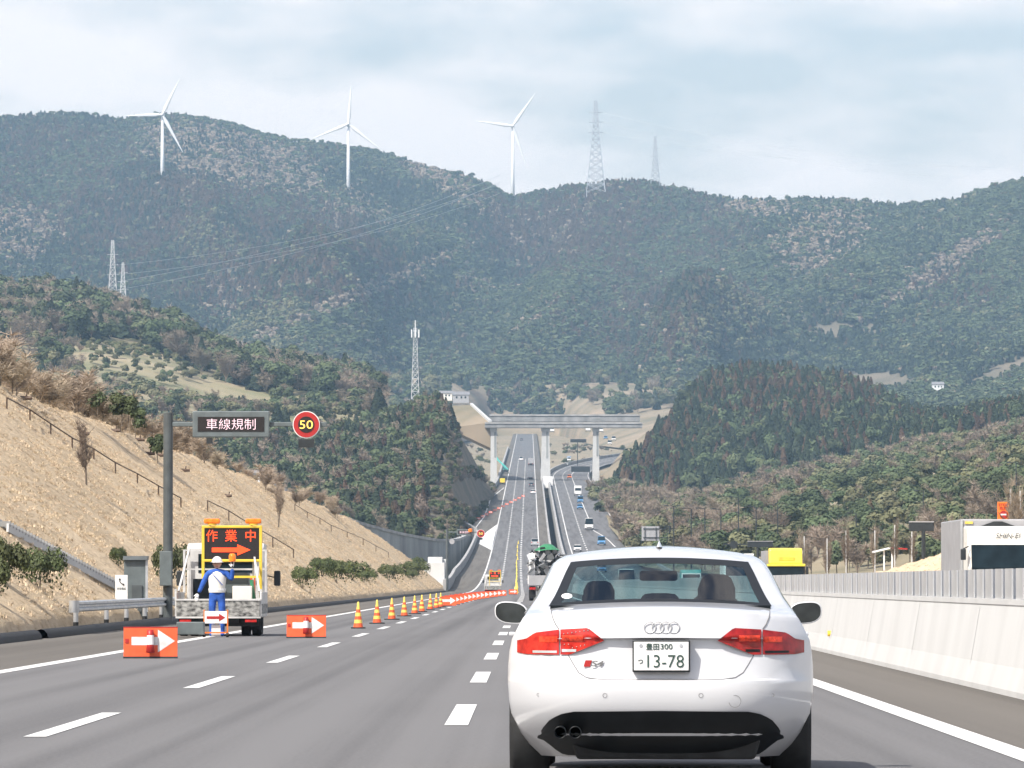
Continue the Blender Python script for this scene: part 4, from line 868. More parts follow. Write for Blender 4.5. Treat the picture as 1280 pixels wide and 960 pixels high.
# load on the truck (loose things)
def put_box(name, label, cat, x0, x1, y0, y1, z0, z1, mat, bevel=.02):
    o = MB().box(x0, x1, y0, y1, z0, z1).build(name, mat, None, bevel=bevel, loc=(TX, TZ, 0)); return tag(o, label, cat)
put_box('storage_box', 'black storage box on the truck bed behind the mannequin', 'box', -.62, -.05, .9, 1.5, .48, 1.28, M['cabin'])
put_box('cable_drum_box', 'grey equipment box on the truck bed behind the white crate', 'box', .05, .62, 1.3, 1.9, .48, 1.42, M['boxgrey'])
put_box('folded_sign', 'folded orange sign standing against the truck cab', 'sign', .50, .72, 2.2, 2.3, .48, 1.35, M['orange'])
put_box('white_crate', 'white crate on the truck bed beside the mannequin', 'crate', .30, .74, .3, .8, .48, 1.12, M['offwhite'])
gs = MB().prism([(.78, .4, .48), (.84, .4, .48), (.74, .4, 1.26), (.68, .4, 1.26)], (0, .6, 0)).build('green_sheet', M['green'], None, loc=(TX, TZ, 0)); tag(gs, 'upright green sheet leaning on the truck bed', 'sheet')
tp = MB(); rr = random.Random(4)
tp.grid([[(-.80 + .58*i/9, .25 + .5*j/6, .50 + .30*math.sin(math.pi*i/9)*math.sin(math.pi*j/6)**.5 + rr.uniform(-.03, .03)) for i in range(10)] for j in range(7)])
tg_ = tp.build('orange_tarpaulin', M['orange2'], None, smooth=True, loc=(TX, TZ, 0)); tag(tg_, 'crumpled orange tarpaulin heaped on the truck bed', 'tarpaulin')
gb = MB().box(-.30, .30, 0, .4, .06, .34).build('battery_box', M['boxgrey'], None, bevel=.02, loc=(XP(238, 122), 122, 0)); tag(gb, 'low dark equipment box on the shoulder by the tailgate', 'box')
trk2 = sign_truck('distant work truck with an orange board standing behind the row of arrow boards'); trk2.location = (XP(616, 640), 640, 0)

# waving mannequin with blue uniform
MX, MZ_ = XP(271.5, 123.2), 123.2
man = thing('traffic_mannequin', 'life-size mannequin in blue uniform, white vest and helmet raising one arm', 'mannequin', (MX, MZ_, 0))
def skinned(name, verts, edges, rad, mat, parent, sub=2):
    me = bpy.data.meshes.new(name); me.from_pydata(verts, edges, []); o = link(name, me, parent); me.materials.append(mat)
    s_ = o.modifiers.new('skin', 'SKIN'); s_.use_smooth_shade = True
    for i, r_ in enumerate(rad): me.skin_vertices[0].data[i].radius = (r_, r_) if not isinstance(r_, tuple) else r_
    me.skin_vertices[0].data[0].use_root = True
    u = o.modifiers.new('sub', 'SUBSURF'); u.levels = sub; u.render_levels = sub; return o
vt = [(0, 0, .92), (0, 0, 1.08), (0, .01, 1.28), (0, .01, 1.42), (0, .01, 1.50),
      (-.20, .01, 1.40), (-.30, -.02, 1.20), (-.40, -.06, .97), (.20, .01, 1.40), (.33, -.02, 1.26), (.34, -.08, 1.50),
      (-.10, 0, .86), (-.11, 0, .48), (-.115, .01, .09), (-.12, -.10, .04), (.10, 0, .86), (.11, 0, .48), (.115, .01, .09), (.12, -.10, .04)]
ed = [(0,1),(1,2),(2,3),(3,4),(3,5),(5,6),(6,7),(3,8),(8,9),(9,10),(0,11),(11,12),(12,13),(13,14),(0,15),(15,16),(16,17),(17,18)]
rd = [(.16,.12), (.16,.11), (.18,.12), (.15,.10), .055, .075, .06, .045, .075, .06, .045, .095, .075, .055, .045, .095, .075, .055, .045]
skinned('body', vt, ed, rd, M['blue'], man)
hd = MB(); hd.grid([[(.085*math.sin(a)*math.cos(b), .01 + .10*math.sin(a)*math.sin(b), 1.615 + .12*math.cos(a)) for b in np.linspace(0, 6.283, 15)[:-1]] for a in np.linspace(.02, 3.12, 12)], close=True)
hd.box(-.014, .014, -.112, -.085, 1.575, 1.625); hd.box(-.095, -.08, -.01, .03, 1.58, 1.64); hd.box(.08, .095, -.01, .03, 1.58, 1.64)
h_ = hd.build('head', M['skin'], man, smooth=True)
for x in (-.033, .033): MB().box(x - .014, x + .014, -.096, -.088, 1.622, 1.634).build('eye', M['black'], h_)
MB().box(-.025, .025, -.098, -.088, 1.548, 1.557).build('mouth', M['signred'], h_)
hl = MB(); hl.grid([[(.118*math.sin(a)*math.cos(b), .005 + .135*math.sin(a)*math.sin(b), 1.645 + .13*math.cos(a)) for b in np.linspace(0, 6.283, 19)[:-1]] for a in np.linspace(.02, 1.57, 7)] + [[(.155*math.cos(b), -.015 + .185*math.sin(b), 1.64) for b in np.linspace(0, 6.283, 19)[:-1]]], close=True); hl.build('helmet', M['white'], man, smooth=True)
vs_ = MB(); vs_.grid([[((rx)*math.cos(b), .01 + ry*math.sin(b), z) for b in np.linspace(0, 6.283, 19)[:-1]] for z, rx, ry in ((.98, .185, .14), (1.10, .178, .135), (1.28, .20, .145), (1.40, .175, .125), (1.46, .11, .09))], close=True); ve = vs_.build('vest', M['offwhite'], man, smooth=True)
for z in (1.02,): MB().grid([[(.192*math.cos(b), .01 + .147*math.sin(b), zz) for b in np.linspace(0, 6.283, 19)[:-1]] for zz in (z, z + .05)], close=True).build('belt', M['white'], ve)
MB().bar((-.10, -.142, 1.40), (.13, -.148, 1.14), .045, .012).build('sash', M['blue'], ve)
def glove(base, dirn, up, sgn):
    b0 = Vector(base); d = Vector(dirn).normalized(); u = Vector(up).normalized(); s_ = d.cross(u)
    vv = [tuple(b0), tuple(b0 + d*.05), tuple(b0 + d*.09)]; ee = [(0, 1), (1, 2)]; rr_ = [.03, .042, .038]
    for k, (o_, l) in enumerate(((-.03, .075), (-.01, .09), (.012, .085), (.032, .065))):
        i = len(vv); q = b0 + d*.095 + s_*o_; vv += [tuple(q), tuple(q + d*l*.55), tuple(q + d*l - u*.015)]; ee += [(2, i), (i, i+1), (i+1, i+2)]; rr_ += [.013, .011, .009]
    i = len(vv); q = b0 + d*.04 + s_*.04*sgn; vv += [tuple(q), tuple(q + d*.045 + s_*.035*sgn)]; ee += [(1, i), (i, i+1)]; rr_ += [.014, .011]
    return skinned('glove', vv, ee, rr_, M['white'], man, 1)
glove((-.41, -.065, .95), (-.35, -.2, -1), (0, -1, 0.1), 1); glove((.34, -.085, 1.52), (0, 0, 1), (0, -1, 0), -1)
lp_ = thing('warning_lamp', 'orange warning lamp held up in the mannequin\'s hand', 'lamp', (MX + .34, MZ_ - .10, 1.56))
MB().cyl((0, 0, -.03), (0, 0, .10), .02, n=10).build('lamp_handle', M['dark'], lp_); MB().lathe((0, 0, .10), [(.075, 0), (.08, .12), (.06, .17), (.001, .18)], 14).build('lamp_lens', M['beacon'], lp_, smooth=True)
# arrow stand in front of it
sdn = thing('arrow_stand', 'white panel with red arrow on an orange wheeled frame before the mannequin', 'sign', (MX, MZ_ - .45, 0))
pn = MB().box(-.245, .245, -.02, .0, .30, .57).build('panel', M['white'], sdn, bevel=.005); MB().prism([(a, -.025, b) for a, b in arrow_pts(-.20, .21, .43, .06, .14, .17)], (0, .006, 0)).build('arrow', M['signred'], pn)
for s in (-1, 1):
    MB().bar((s*.255, 0, .06), (s*.255, 0, .60), .03).build('upright', M['orange2'], sdn); MB().bar((s*.255, -.18, .07), (s*.255, .18, .07), .03).build('foot_rail', M['orange2'], sdn)
    for y in (-.16, .16): MB().cyl((s*.255 - .02, y, .05), (s*.255 + .02, y, .05), .05, n=12).build('caster', M['black'], sdn)
MB().bar((-.255, 0, .10), (.255, 0, .10), .03).build('cross_rail', M['orange2'], sdn)
MB().box(-.10, .10, .05, .07, .02, .28).build('white_pillar', M['white'], sdn)

# variable sign on its arm
def vms(label, base, h, panel, chars, disc, cabinet=True, r=.14):
    t = thing('variable_sign', label, 'road sign', base)
    MB().cyl((0, 0, -.3), (0, 0, h), r, n=18).build('pole', M['polegrey'], t, smooth=False); MB().cyl((0, 0, h), (0, 0, h + .03), r*1.1, n=18).build('pole_cap', M['boxgrey'], t)
    x0, x1, z0, z1 = panel; xa = disc[0] + disc[2] + .2; za = (z0 + z1)/2
    MB().bar((0, .0, za), (xa, .0, za), .13, .13).build('arm', M['boxgrey'], t, bevel=.02)
    MB().bar((0, .0, za + .10), (x0, .0, za + .02), .08).build('arm_brace', M['polegrey'], t)
    b = MB().box(x0, x1, -.22, -.04, z0, z1).build('panel', M['boxgrey'], t, bevel=.03); MB().box(x0 + .15, x1 - .15, -.235, -.2, z0 + .17, z1 - .17).build('display', M['board_black'], b)
    put(chars, (z1 - z0)*.46, (x0 + x1)/2, -.242, (z0 + z1)/2, M['led_pink'], b, (x1 - x0)*.64, -.012)
    MB().box(x0 + .4, x0 + .58, -.2, -.05, z0 - .18, z0 - .01).build('sensor', M['dark'], t)
    dx, dz, dr = disc; d = MB().cyl((dx, -.16, dz), (dx, -.05, dz), dr, n=36).build('speed_disc', M['white'], t)
    MB().cyl((dx, -.172, dz), (dx, -.155, dz), dr*.94, n=36).build('red_ring', M['signred'], d); MB().cyl((dx, -.182, dz), (dx, -.17, dz), dr*.60, n=30).build('disc_face', M['board_black'], d)
    put('50', dr*.88, dx, -.19, dz, M['led_yellow'], d, dr*.98, 0)
    MB().box(dx - .23, dx + .23, -.15, -.03, dz - dr - .27, dz - dr - .03).build('lamp_box', M['dark'], t)
    if cabinet: MB().box(-.22, .13, -.34, -.13, .95, 1.95).build('cabinet', M['boxgrey'], t, bevel=.02)
    return t
vz = 162.0; k_ = vz/F; vb = Vector((XP(210, vz), vz, 0.15))
lx = lambda px: (px - 210)*k_; lzz = lambda py: ZP(py, vz) - .15
vms('overhead variable sign on a tall grey pole with a lit 50 speed disc', vb, lzz(517), (lx(241), lx(337), lzz(547), lzz(514)), '車線規制', (lx(383), lzz(531), 17*k_))
z2_ = 702.0; k2 = z2_/F; v2b = Vector((XP(559, z2_), z2_, 0))
vm2 = vms('distant variable sign arm reaching over the road beyond the hedge bushes', v2b, ZP(662, z2_), ((571-559)*k2, (590-559)*k2, ZP(669, z2_), ZP(661.5, z2_)), '車線規制', ((601-559)*k2, ZP(667, z2_), 5*k2), False, .16)
MB().lathe(((588-559)*k2, -.3, ZP(665, z2_)), [(.25, 0), (.25, .35), (.001, .45)], 12).build('flashing_lamp', M['beacon'], vm2)
MB().cyl(((565-559)*k2, -.1, ZP(677, z2_)), ((565-559)*k2, -.05, ZP(677, z2_)), .33, n=20).build('round_plate', M['greybox'], vm2)

# guardrail end, emergency telephone and cabinet
gr = thing('guardrail', 'short galvanised guardrail in front of the emergency telephone', 'guardrail', (-10.55, 130, 0.05))
prof = [(.0, .46), (.06, .49), (.06, .54), (.0, .57), (.0, .61), (.06, .64), (.06, .69), (.0, .72)]
MB().grid([[(x, y, z) for x, z in prof] for y in np.linspace(0, 37, 20)]).build('beam', M['galv'], gr)
en = MB(); en.grid([[(-.02 + .12*math.cos(a) - .0, -.12*math.sin(a)*1.5, z) for a in np.linspace(0, 3.14, 9)] for z in (.45, .73)]); en.build('end_terminal', M['galv'], gr, smooth=True)
for y in (1.5, 11, 18, 25, 32): 
    q = MB().cyl((-.1, y, -.3), (-.1, y, .66), .06, n=12).build('post', M['galv'], gr); MB().cyl((-.1, y, -.1), (-.1, y, .22), .066, n=12).build('post_foot', M['black'], q)
tz = 156.0; kt = tz/F
tb = thing('telephone_box', 'dark grey emergency telephone box behind the guardrail', 'telephone box', (XP(169, tz), tz, float(zL(XP(169, tz), tz))))
bz = tb.location.z
MB().box(-14*kt, 14*kt, 0, .6, -.3, ZP(700, tz) - bz).build('housing', M['boxgrey'], tb, bevel=.02); MB().prism([(-15*kt, -.12, ZP(700, tz) - bz), (-15*kt, .65, ZP(700, tz) - bz), (-15*kt, .65, ZP(695, tz) - bz), (-15*kt, .0, ZP(695, tz) - bz)], (30*kt, 0, 0)).build('roof', M['polegrey'], tb)
MB().box(-4*kt, 9*kt, -.05, 0, -.1, ZP(731, tz) - bz).build('door', M['polegrey'], tb, bevel=.01); MB().box(13*kt, 16*kt, -.02, .05, -.1, ZP(700, tz) - bz).build('corner_strip', M['galv'], tb)
sg = thing('telephone_sign', 'white telephone sign plate standing before the telephone box', 'sign', (XP(152, 153), 153, .25))
pf = MB().box(-.17, .17, 0, .03, .42, 1.15).build('plate', M['white'], sg, bevel=.01); MB().cyl((0, .05, -.4), (0, .05, .6), .03, n=10).build('post', M['galv'], sg)
MB().box(-.10, .10, -.006, 0, .86, 1.07).build('pictogram_frame', M['plate'], pf)
rc = MB(); rc.tube([(-.05, -.012, 1.03), (-.045, -.012, .97), (.0, -.012, .92), (.05, -.012, .90)], .012, 6); rc.build('handset', M['black'], pf)
for x, z in ((-.045, 1.035), (.052, .895)): MB().cyl((x, -.02, z), (x, -.008, z), .026, n=10).build('handset_end', M['black'], pf)
put('非常電話', .075, 0, -.005, .78, M['boxgrey'], pf, .24)
dn = MB(); 
for k in range(46):
    t = k/45; a = slope_hit(0 + 141*t, 661 + 74*t); a2 = slope_hit(0 + 141*(t+.01), 661 + 74*(t+.01))
    dn.bar(a + Vector((0, 0, .1)), a + (a2 - a)*1.0 + Vector((0, 0, .1)), .42, .1)
a, b = slope_hit(-6, 658), slope_hit(141, 735); dn = MB(); dn.bar(a + Vector((0, 0, .06)), b + Vector((0, 0, .06)), .06, .22); dn.bar(a + Vector((.32, 0, -.1)), b + Vector((.32, 0, -.1)), .06, .22)
ds = thing('slope_drain', 'pale concrete drain running down the dry grass slope to the guardrail', 'drain')
dn.build('channel', M['concrete'], ds)
for k in range(40):
    q = a + (b - a)*((k + .5)/40); MB().box(q.x - .03, q.x + .36, q.y - .06, q.y + .06, q.z - .05, q.z + .09).build('cross_bar', M['concrete2'], ds)
# black rounded kerb along the shoulder
for za, zb in ((30, 118.5), (120, 700)):
    zz = np.arange(za, zb + .1, 3.0 if zb > 200 else 1.5)
    mb = MB().grid([[(-10.3 - .17 + .17*math.cos(a), z, -.02 + .22*math.sin(a)) for a in np.linspace(-.3, 3.45, 9)] for z in zz]); o = mb.build('kerb', M['black'], smooth=True); tag(o, kind='structure')
# pipe handrails on the slope
def handrail(pts, label, hpx):
    P0 = [slope_hit(*p) for p in pts]; t = thing('handrail', label, 'handrail', P0[0]); hh = hpx*P0[0].y/F
    for p in P0: q = p - P0[0]; MB().cyl(q - Vector((0, 0, .2)), q + Vector((0, 0, hh)), .035, n=7).build('post', M['rust'], t)
    for a, b in zip(P0, P0[1:]): MB().cyl(a - P0[0] + Vector((0, 0, hh*.97)), b - P0[0] + Vector((0, 0, hh*.97)), .028, n=6).build('rail', M['rust'], t)
handrail([(8, 512), (37, 527), (63, 543), (90, 560), (117, 575), (144, 591), (171.6, 604), (198, 620), (226, 634)], 'rusty pipe handrail climbing the slope behind the variable sign pole', 14)
handrail([(259.5, 640), (286, 653), (314, 669), (341, 684), (367, 699)], 'rusty pipe handrail on the slope above the sign truck', 14)
handrail([(368.6, 639), (384, 648), (400, 656), (414, 664), (434, 672), (454, 680), (470, 689), (485.5, 697)], 'rusty pipe handrail lowest on the far end of the dry slope', 8)
# shrubs
def shrub_mesh(seed, n=2600):
    rg = random.Random(seed); mb = MB()
    lob = [(Vector((rg.uniform(-.36, .36), rg.uniform(-.3, .3), rg.uniform(.15, .30))), rg.uniform(.16, .26)) for _ in range(9)]
    for i in range(n):
        c, r_ = rg.choice(lob); d = rvec(rg); d.z = abs(d.z)*.9 + .02 if rg.random() < .8 else d.z; leaf(mb, c + d*r_*(.8 + .35*rg.random()), d + rvec(rg)*.5, .034*(.6 + .7*rg.random()), rg)
    return mb.mesh('foliage', M['shrub'])
M['shrub'] = mk('dark green shrub leaves', (0.075, 0.095, 0.030), 0.7, var=0.4, scale=9, rand=0.25)
SH = [shrub_mesh(i) for i in range(4)]; stemm = MB().cyl((0, 0, -.1), (.05, 0, .35), .03, .012, 6).cyl((0, 0, -.05), (-.12, .05, .3), .02, .01, 5).mesh('stem', BARK)
def shrub(x0, x1, y0, y1, label, group=None):
    p = slope_hit((x0 + x1)/2, y1 - (y1 - y0)*.15); s = p.y/F; t = thing('shrub', label, 'shrub', p, 0, group); wdt, hgt = (x1 - x0)*s, (y1 - y0)*s
    f = link('foliage', SH[int(x0) % 4], t); f.scale = (wdt/.95, max(wdt*.7, .8), hgt/.52); st_ = link('stem', stemm, t); st_.scale = (hgt, hgt, hgt)
shrub(-30, 34, 678, 735, 'large dark shrub on the slope beside the concrete drain'); shrub(-50, 10, 696, 752, 'wide shrub low on the slope before the concrete drain'); shrub(20, 78, 694, 746, 'spreading shrub below the concrete drain on the dry slope')
shrub(184, 236, 688, 738, 'round shrub behind the grey cabinet of the sign pole'); shrub(135, 160, 688, 712, 'small brownish shrub above the telephone sign')
G4 = 'planted shrubs on the lower slope'
for x0, x1, y0, y1 in ((360, 396, 712, 740), (383, 424, 700, 724), (400, 441, 705, 732), (413, 469, 703, 728), (468, 505, 708, 730), (500, 535, 704, 724), (504, 522, 714, 727), (514, 530, 697, 708), (500, 529, 681, 697), (440, 470, 714, 732)):
    shrub(x0, x1, y0, y1, 'low rounded green shrub planted in rows on the dry slope beyond the sign truck', G4)
# dry brush along the top of the slope, and a few young evergreens
rg = np.random.RandomState(11); G5 = 'dry brush along the slope top'
for i in range(120):
    if i < 95: px = rg.uniform(-20, 235); top = np.interp(px, [-20, 0, 100, 150, 250], [505, 512, 552, 575, 622]); py = top - rg.uniform(0, 14) - 40*rg.rand()*max(0, (150 - px)/150)
    else: px = rg.uniform(235, 420); py = np.interp(px, [250, 340, 420], [588, 612, 640]) - rg.uniform(-3, 4)
    Zc = np.interp(px, [-20, 100, 250, 420], [235, 290, 380, 520]) + rg.uniform(-15, 60); X = XP(px, Zc)
    z = float(zL(X, Zc)); h = rg.uniform(1.5, 2.7) if px < 235 else rg.uniform(1.2, 2.2)
    tree('dry_bush', 'tan', (X, Zc, z - .05), h, 1.5, rg, 'dry straw coloured leafless bush along the top of the cut slope', 'bush', G5)
for px, py, h in ((152, 523, 2.2), (169, 537, 2.0), (122, 512, 2.0), (197, 570, 2.0), (160, 520, 1.8)):
    Z = 300.0; X = XP(px, Z); tree('young_evergreen', 'broad', (X, Z, ZP(py, Z) - .35), h*.8, 1.0, rg, 'young dark evergreen standing among the dry brush', 'tree', 'young evergreens in the dry brush')
for px, py, h in ((108, 608, 2.6), (348, 660, 3.0)):
    p = slope_hit(px, py); tree('bare_sapling', 'bare', tuple(p), h, .5, rg, 'thin bare sapling on the open dry slope', 'tree', 'bare saplings on the slope')
for i, (px, py) in enumerate(((103, 545), (143, 541), (173, 552), (186, 569), (200, 571), (30, 500), (230, 590), (285, 622))):
    p = slope_hit(px, py); a = rg.uniform(-.5, .5); ln = rg.uniform(.35, .7); d = Vector((math.cos(a), math.sin(a), 0))*ln/2
    o = MB().cyl(-d, d, .11, .08, 8).cyl(d*.2, d*.2 + Vector((.05, 0, .25)), .05, .03, 6).build('log', M['rust'], None, loc=p + Vector((0, 0, .08))); tag(o, 'short dark log left lying on the open dry slope', 'log', 'logs lying on the slope')
# dry grass tufts over the slope
tuft = bpy.data.collections.new('tuft prototypes')
M['straw'] = mk('straw blades', (0.60, 0.485, 0.345), 0.9, var=0.2, scale=2, rand=0.14, spec=0.1)
for q in range(3):
    rr = random.Random(q); mb = MB()
    for k in range(22):
        a = rr.uniform(0, 6.283); b = Vector((rr.uniform(-.25, .25), rr.uniform(-.25, .25), 0)); e = b + Vector((math.cos(a)*.3*rr.random(), math.sin(a)*.3*rr.random(), rr.uniform(.3, 1))); s = Vector((math.sin(a), -math.cos(a), 0))*.03
        m_ = (b + e)/2 + Vector((0, 0, .06)); mb.add([b - s, b + s, m_ + s*.8, m_ - s*.8, e], [(0, 1, 2, 3), (3, 2, 4)])
    tuft.objects.link(bpy.data.objects.new('tuft%d' % q, mb.mesh('tuft', M['straw'])))
GT = gn_group(tuft); rg = np.random.RandomState(5); nT = 110000
Zt = 60 + 640*rg.rand(nT)**1.3; At = 0.4 + rg.rand(nT)*26; Xt = -(left_toe(Zt) + At); zt = zL(Xt, Zt); dens = fbm(Xt*.25 + 9, Zt*.12, 3)
kp = dens > -.25; Zt, Xt, zt = Zt[kp], Xt[kp], zt[kp]; n = len(Zt)
Z3 = 110 + 380*rg.rand(2500); X3 = 24.3 + rg.rand(2500)*9; Zt = np.concatenate([Zt, Z3]); Xt = np.concatenate([Xt, X3]); zt = np.concatenate([zt, zR3(X3, Z3)]); n = len(Zt)
me = bpy.data.meshes.new('dry_grass'); me.from_pydata(list(zip(Xt, Zt, zt - .02)), [], [])
me.attributes.new('idx', 'INT', 'POINT').data.foreach_set('value', rg.randint(0, 3, n).astype(np.int32)); me.attributes.new('rot', 'FLOAT', 'POINT').data.foreach_set('value', (rg.rand(n)*6.28).astype(np.float32))
s_ = .08 + .13*rg.rand(n); me.attributes.new('scl', 'FLOAT_VECTOR', 'POINT').data.foreach_set('vector', np.stack([s_*1.6, s_*1.6, s_*.62], 1).astype(np.float32).ravel())
o = link('dry_grass', me); o.modifiers.new('scatter', 'NODES').node_group = GT; tag(o, 'short dry straw grass covering the slopes', 'grass', kind='stuff')
# ------------------------------------------------------------------ structures down the road
def curve_wall(name, pts, drop, th, mat, label, cat, cap=None):
    a = np.array(pts, float); u = np.linspace(0, len(a)-1, (len(a)-1)*6 + 1); px = np.interp(u, range(len(a)), a[:,0]); py = np.interp(u, range(len(a)), a[:,1]); Z = np.interp(u, range(len(a)), a[:,2])
    ker = np.array([1, 2, 3, 2, 1])/9.0
    sm_ = lambda v: np.concatenate([v[:2], np.convolve(v, ker, 'valid'), v[-2:]])
    px, py, Z = sm_(px), sm_(py), sm_(Z)
    T = [P(x, y, z) for x, y, z in zip(px, py, Z)]; rows = []
    for i, p in enumerate(T):
        d = (T[min(i+1, len(T)-1)] - T[max(i-1, 0)]); nn = Vector((-d.y, d.x, 0)).normalized()*th
        rows.append([p - Vector((0, 0, drop)), p, p + nn, p + nn - Vector((0, 0, drop))])
    o = MB().grid(rows, close=True).build(name, mat); tag(o, label, cat)
    if cap:
        rows = [[r[1] + Vector((0, 0, 0.003)) + (r[1]-r[2])*.3, r[1] + Vector((0, 0, .55)) + (r[1]-r[2])*.3, r[2] + Vector((0, 0, .55)), r[2] + Vector((0, 0, .003))] for r in rows]; MB().grid(rows, close=True).build('coping', cap, o)
    return o
curve_wall('retaining_wall', [(330, 600, 1010), (345, 609, 1020), (400, 637, 1060), (450, 656, 1100), (500, 669, 1140), (545, 677, 1180), (572, 677, 1230), (590, 668, 1330)], 8.0, .8, M['concrete_dark'], 'curved dark concrete wall of the slip road below the wood', 'wall', M['concrete2'])
ab_ = thing('abutment', 'pale stepped concrete blocks where the cut slope ends', 'abutment', (-12.6, 765, 0))
for x0, x1, y0, y1, z0, z1 in ((-1.6, 1.0, 0, 6, -.5, 3.9), (-1.4, .6, 6.01, 12, -.5, 4.7), (-.2, 1.2, -4, -.01, -.5, 1.3), (-2.6, -1.61, 1, 9, -.5, 3.2), (.61, 1.2, 6.5, 10, -.5, 4.4)):
    MB().box(x0, x1, y0, y1, z0, z1).build('block', M['concrete'], ab_, bevel=.05)
wb = MB().box(-3.2, -2.62, 2, 3, -.5, 3.4).build('gate_post', M['white'], ab_)
ZB = 2090.0
br = thing('overpass', 'grey concrete overpass on three tall pale piers across both carriageways', 'bridge', (0, ZB, 0))
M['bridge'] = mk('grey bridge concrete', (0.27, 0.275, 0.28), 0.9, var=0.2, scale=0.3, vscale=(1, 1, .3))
zt, zb = ZP(529.5, ZB), ZP(534.5, ZB)
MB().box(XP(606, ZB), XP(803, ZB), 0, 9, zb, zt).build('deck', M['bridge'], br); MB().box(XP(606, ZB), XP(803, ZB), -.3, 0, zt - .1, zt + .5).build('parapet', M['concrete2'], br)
for px, w0, w1, yb in ((617, 7, 8.5, 606), (682, 9, 13, 608), (745, 7, 9, 603)):
    k = ZB/F; x = XP(px, ZB); z0 = ZP(yb, ZB) - 1
    MB().add([(x-w1*k/2, 2, z0), (x+w1*k/2, 2, z0), (x+w1*k/2, 6, z0), (x-w1*k/2, 6, z0), (x-w0*k/2, 2, zb), (x+w0*k/2, 2, zb), (x+w0*k/2, 6, zb), (x-w0*k/2, 6, zb)], [(0,1,5,4), (1,2,6,5), (2,3,7,6), (3,0,4,7)]).build('pier', M['concrete'], br)
    MB().box(x - w0*k*.62, x + w0*k*.62, 1.6, 6.4, zb - 1.2, zb - .02).build('pier_head', M['concrete'], br)
    MB().box(x + .2, x + .9, 1.9, 1.99, (zb+z0)/2, zb - 1.5).build('drain_pipe', M['concrete_dark'], br)
Z2 = 2190.0; b2 = thing('overpass', 'second overpass with dark plates for shaded openings just behind the piered one', 'bridge', (0, Z2, 0))
MB().box(XP(612, Z2), XP(800, Z2), 0, 8, ZP(527, Z2), ZP(520, Z2)).build('deck', M['bridge'], b2); MB().box(XP(612, Z2), XP(800, Z2), -.3, 0, ZP(519.9, Z2), ZP(518, Z2)).build('parapet', M['concrete2'], b2)
for px, hw in ((632, 8), (655, 8), (747, 8)):
    k = Z2/F; pts = [(XP(px, Z2) + hw*k*math.cos(a), -.05, ZP(525.3, Z2) + 2.2*k*math.sin(a)) for a in np.linspace(0, math.pi, 9)]; MB().prism(pts, (0, .04, 0)).build('opening_shade', M['concrete_dark'], b2)  # dark plates on the deck face stand in for shade in its openings
for px in (682, 745): MB().box(XP(px, Z2) - 1, XP(px, Z2) + 1, 2, 5, ZP(560, Z2), ZP(527, Z2) - .05).build('pier', M['concrete2'], b2)
ap = MB(); ap.bar(P(589, 505.5, 2160), P(613, 527, 2095), 1.0, 1.0); tag(ap.build('approach_parapet', M['concrete']), 'white sloping parapet of the road that climbs to the overpass', 'parapet')
em = MB(); A = [P(589, 506, 2160), P(613, 528, 2095), P(613, 560, 2095), P(560, 535, 2130), P(566, 507, 2170)]; em.prism(A, (0, 6, -1)); tag(em.build('embankment', field), kind='structure')
tag(MB().box(XP(679, 2000), XP(691, 2000), 1998, 2003, float(road_z(2000)) - 1, float(road_z(2000)) + 3.2).build('site_container', M['white'], bevel=.05), 'white site container in the median gap before the middle pier', 'container')
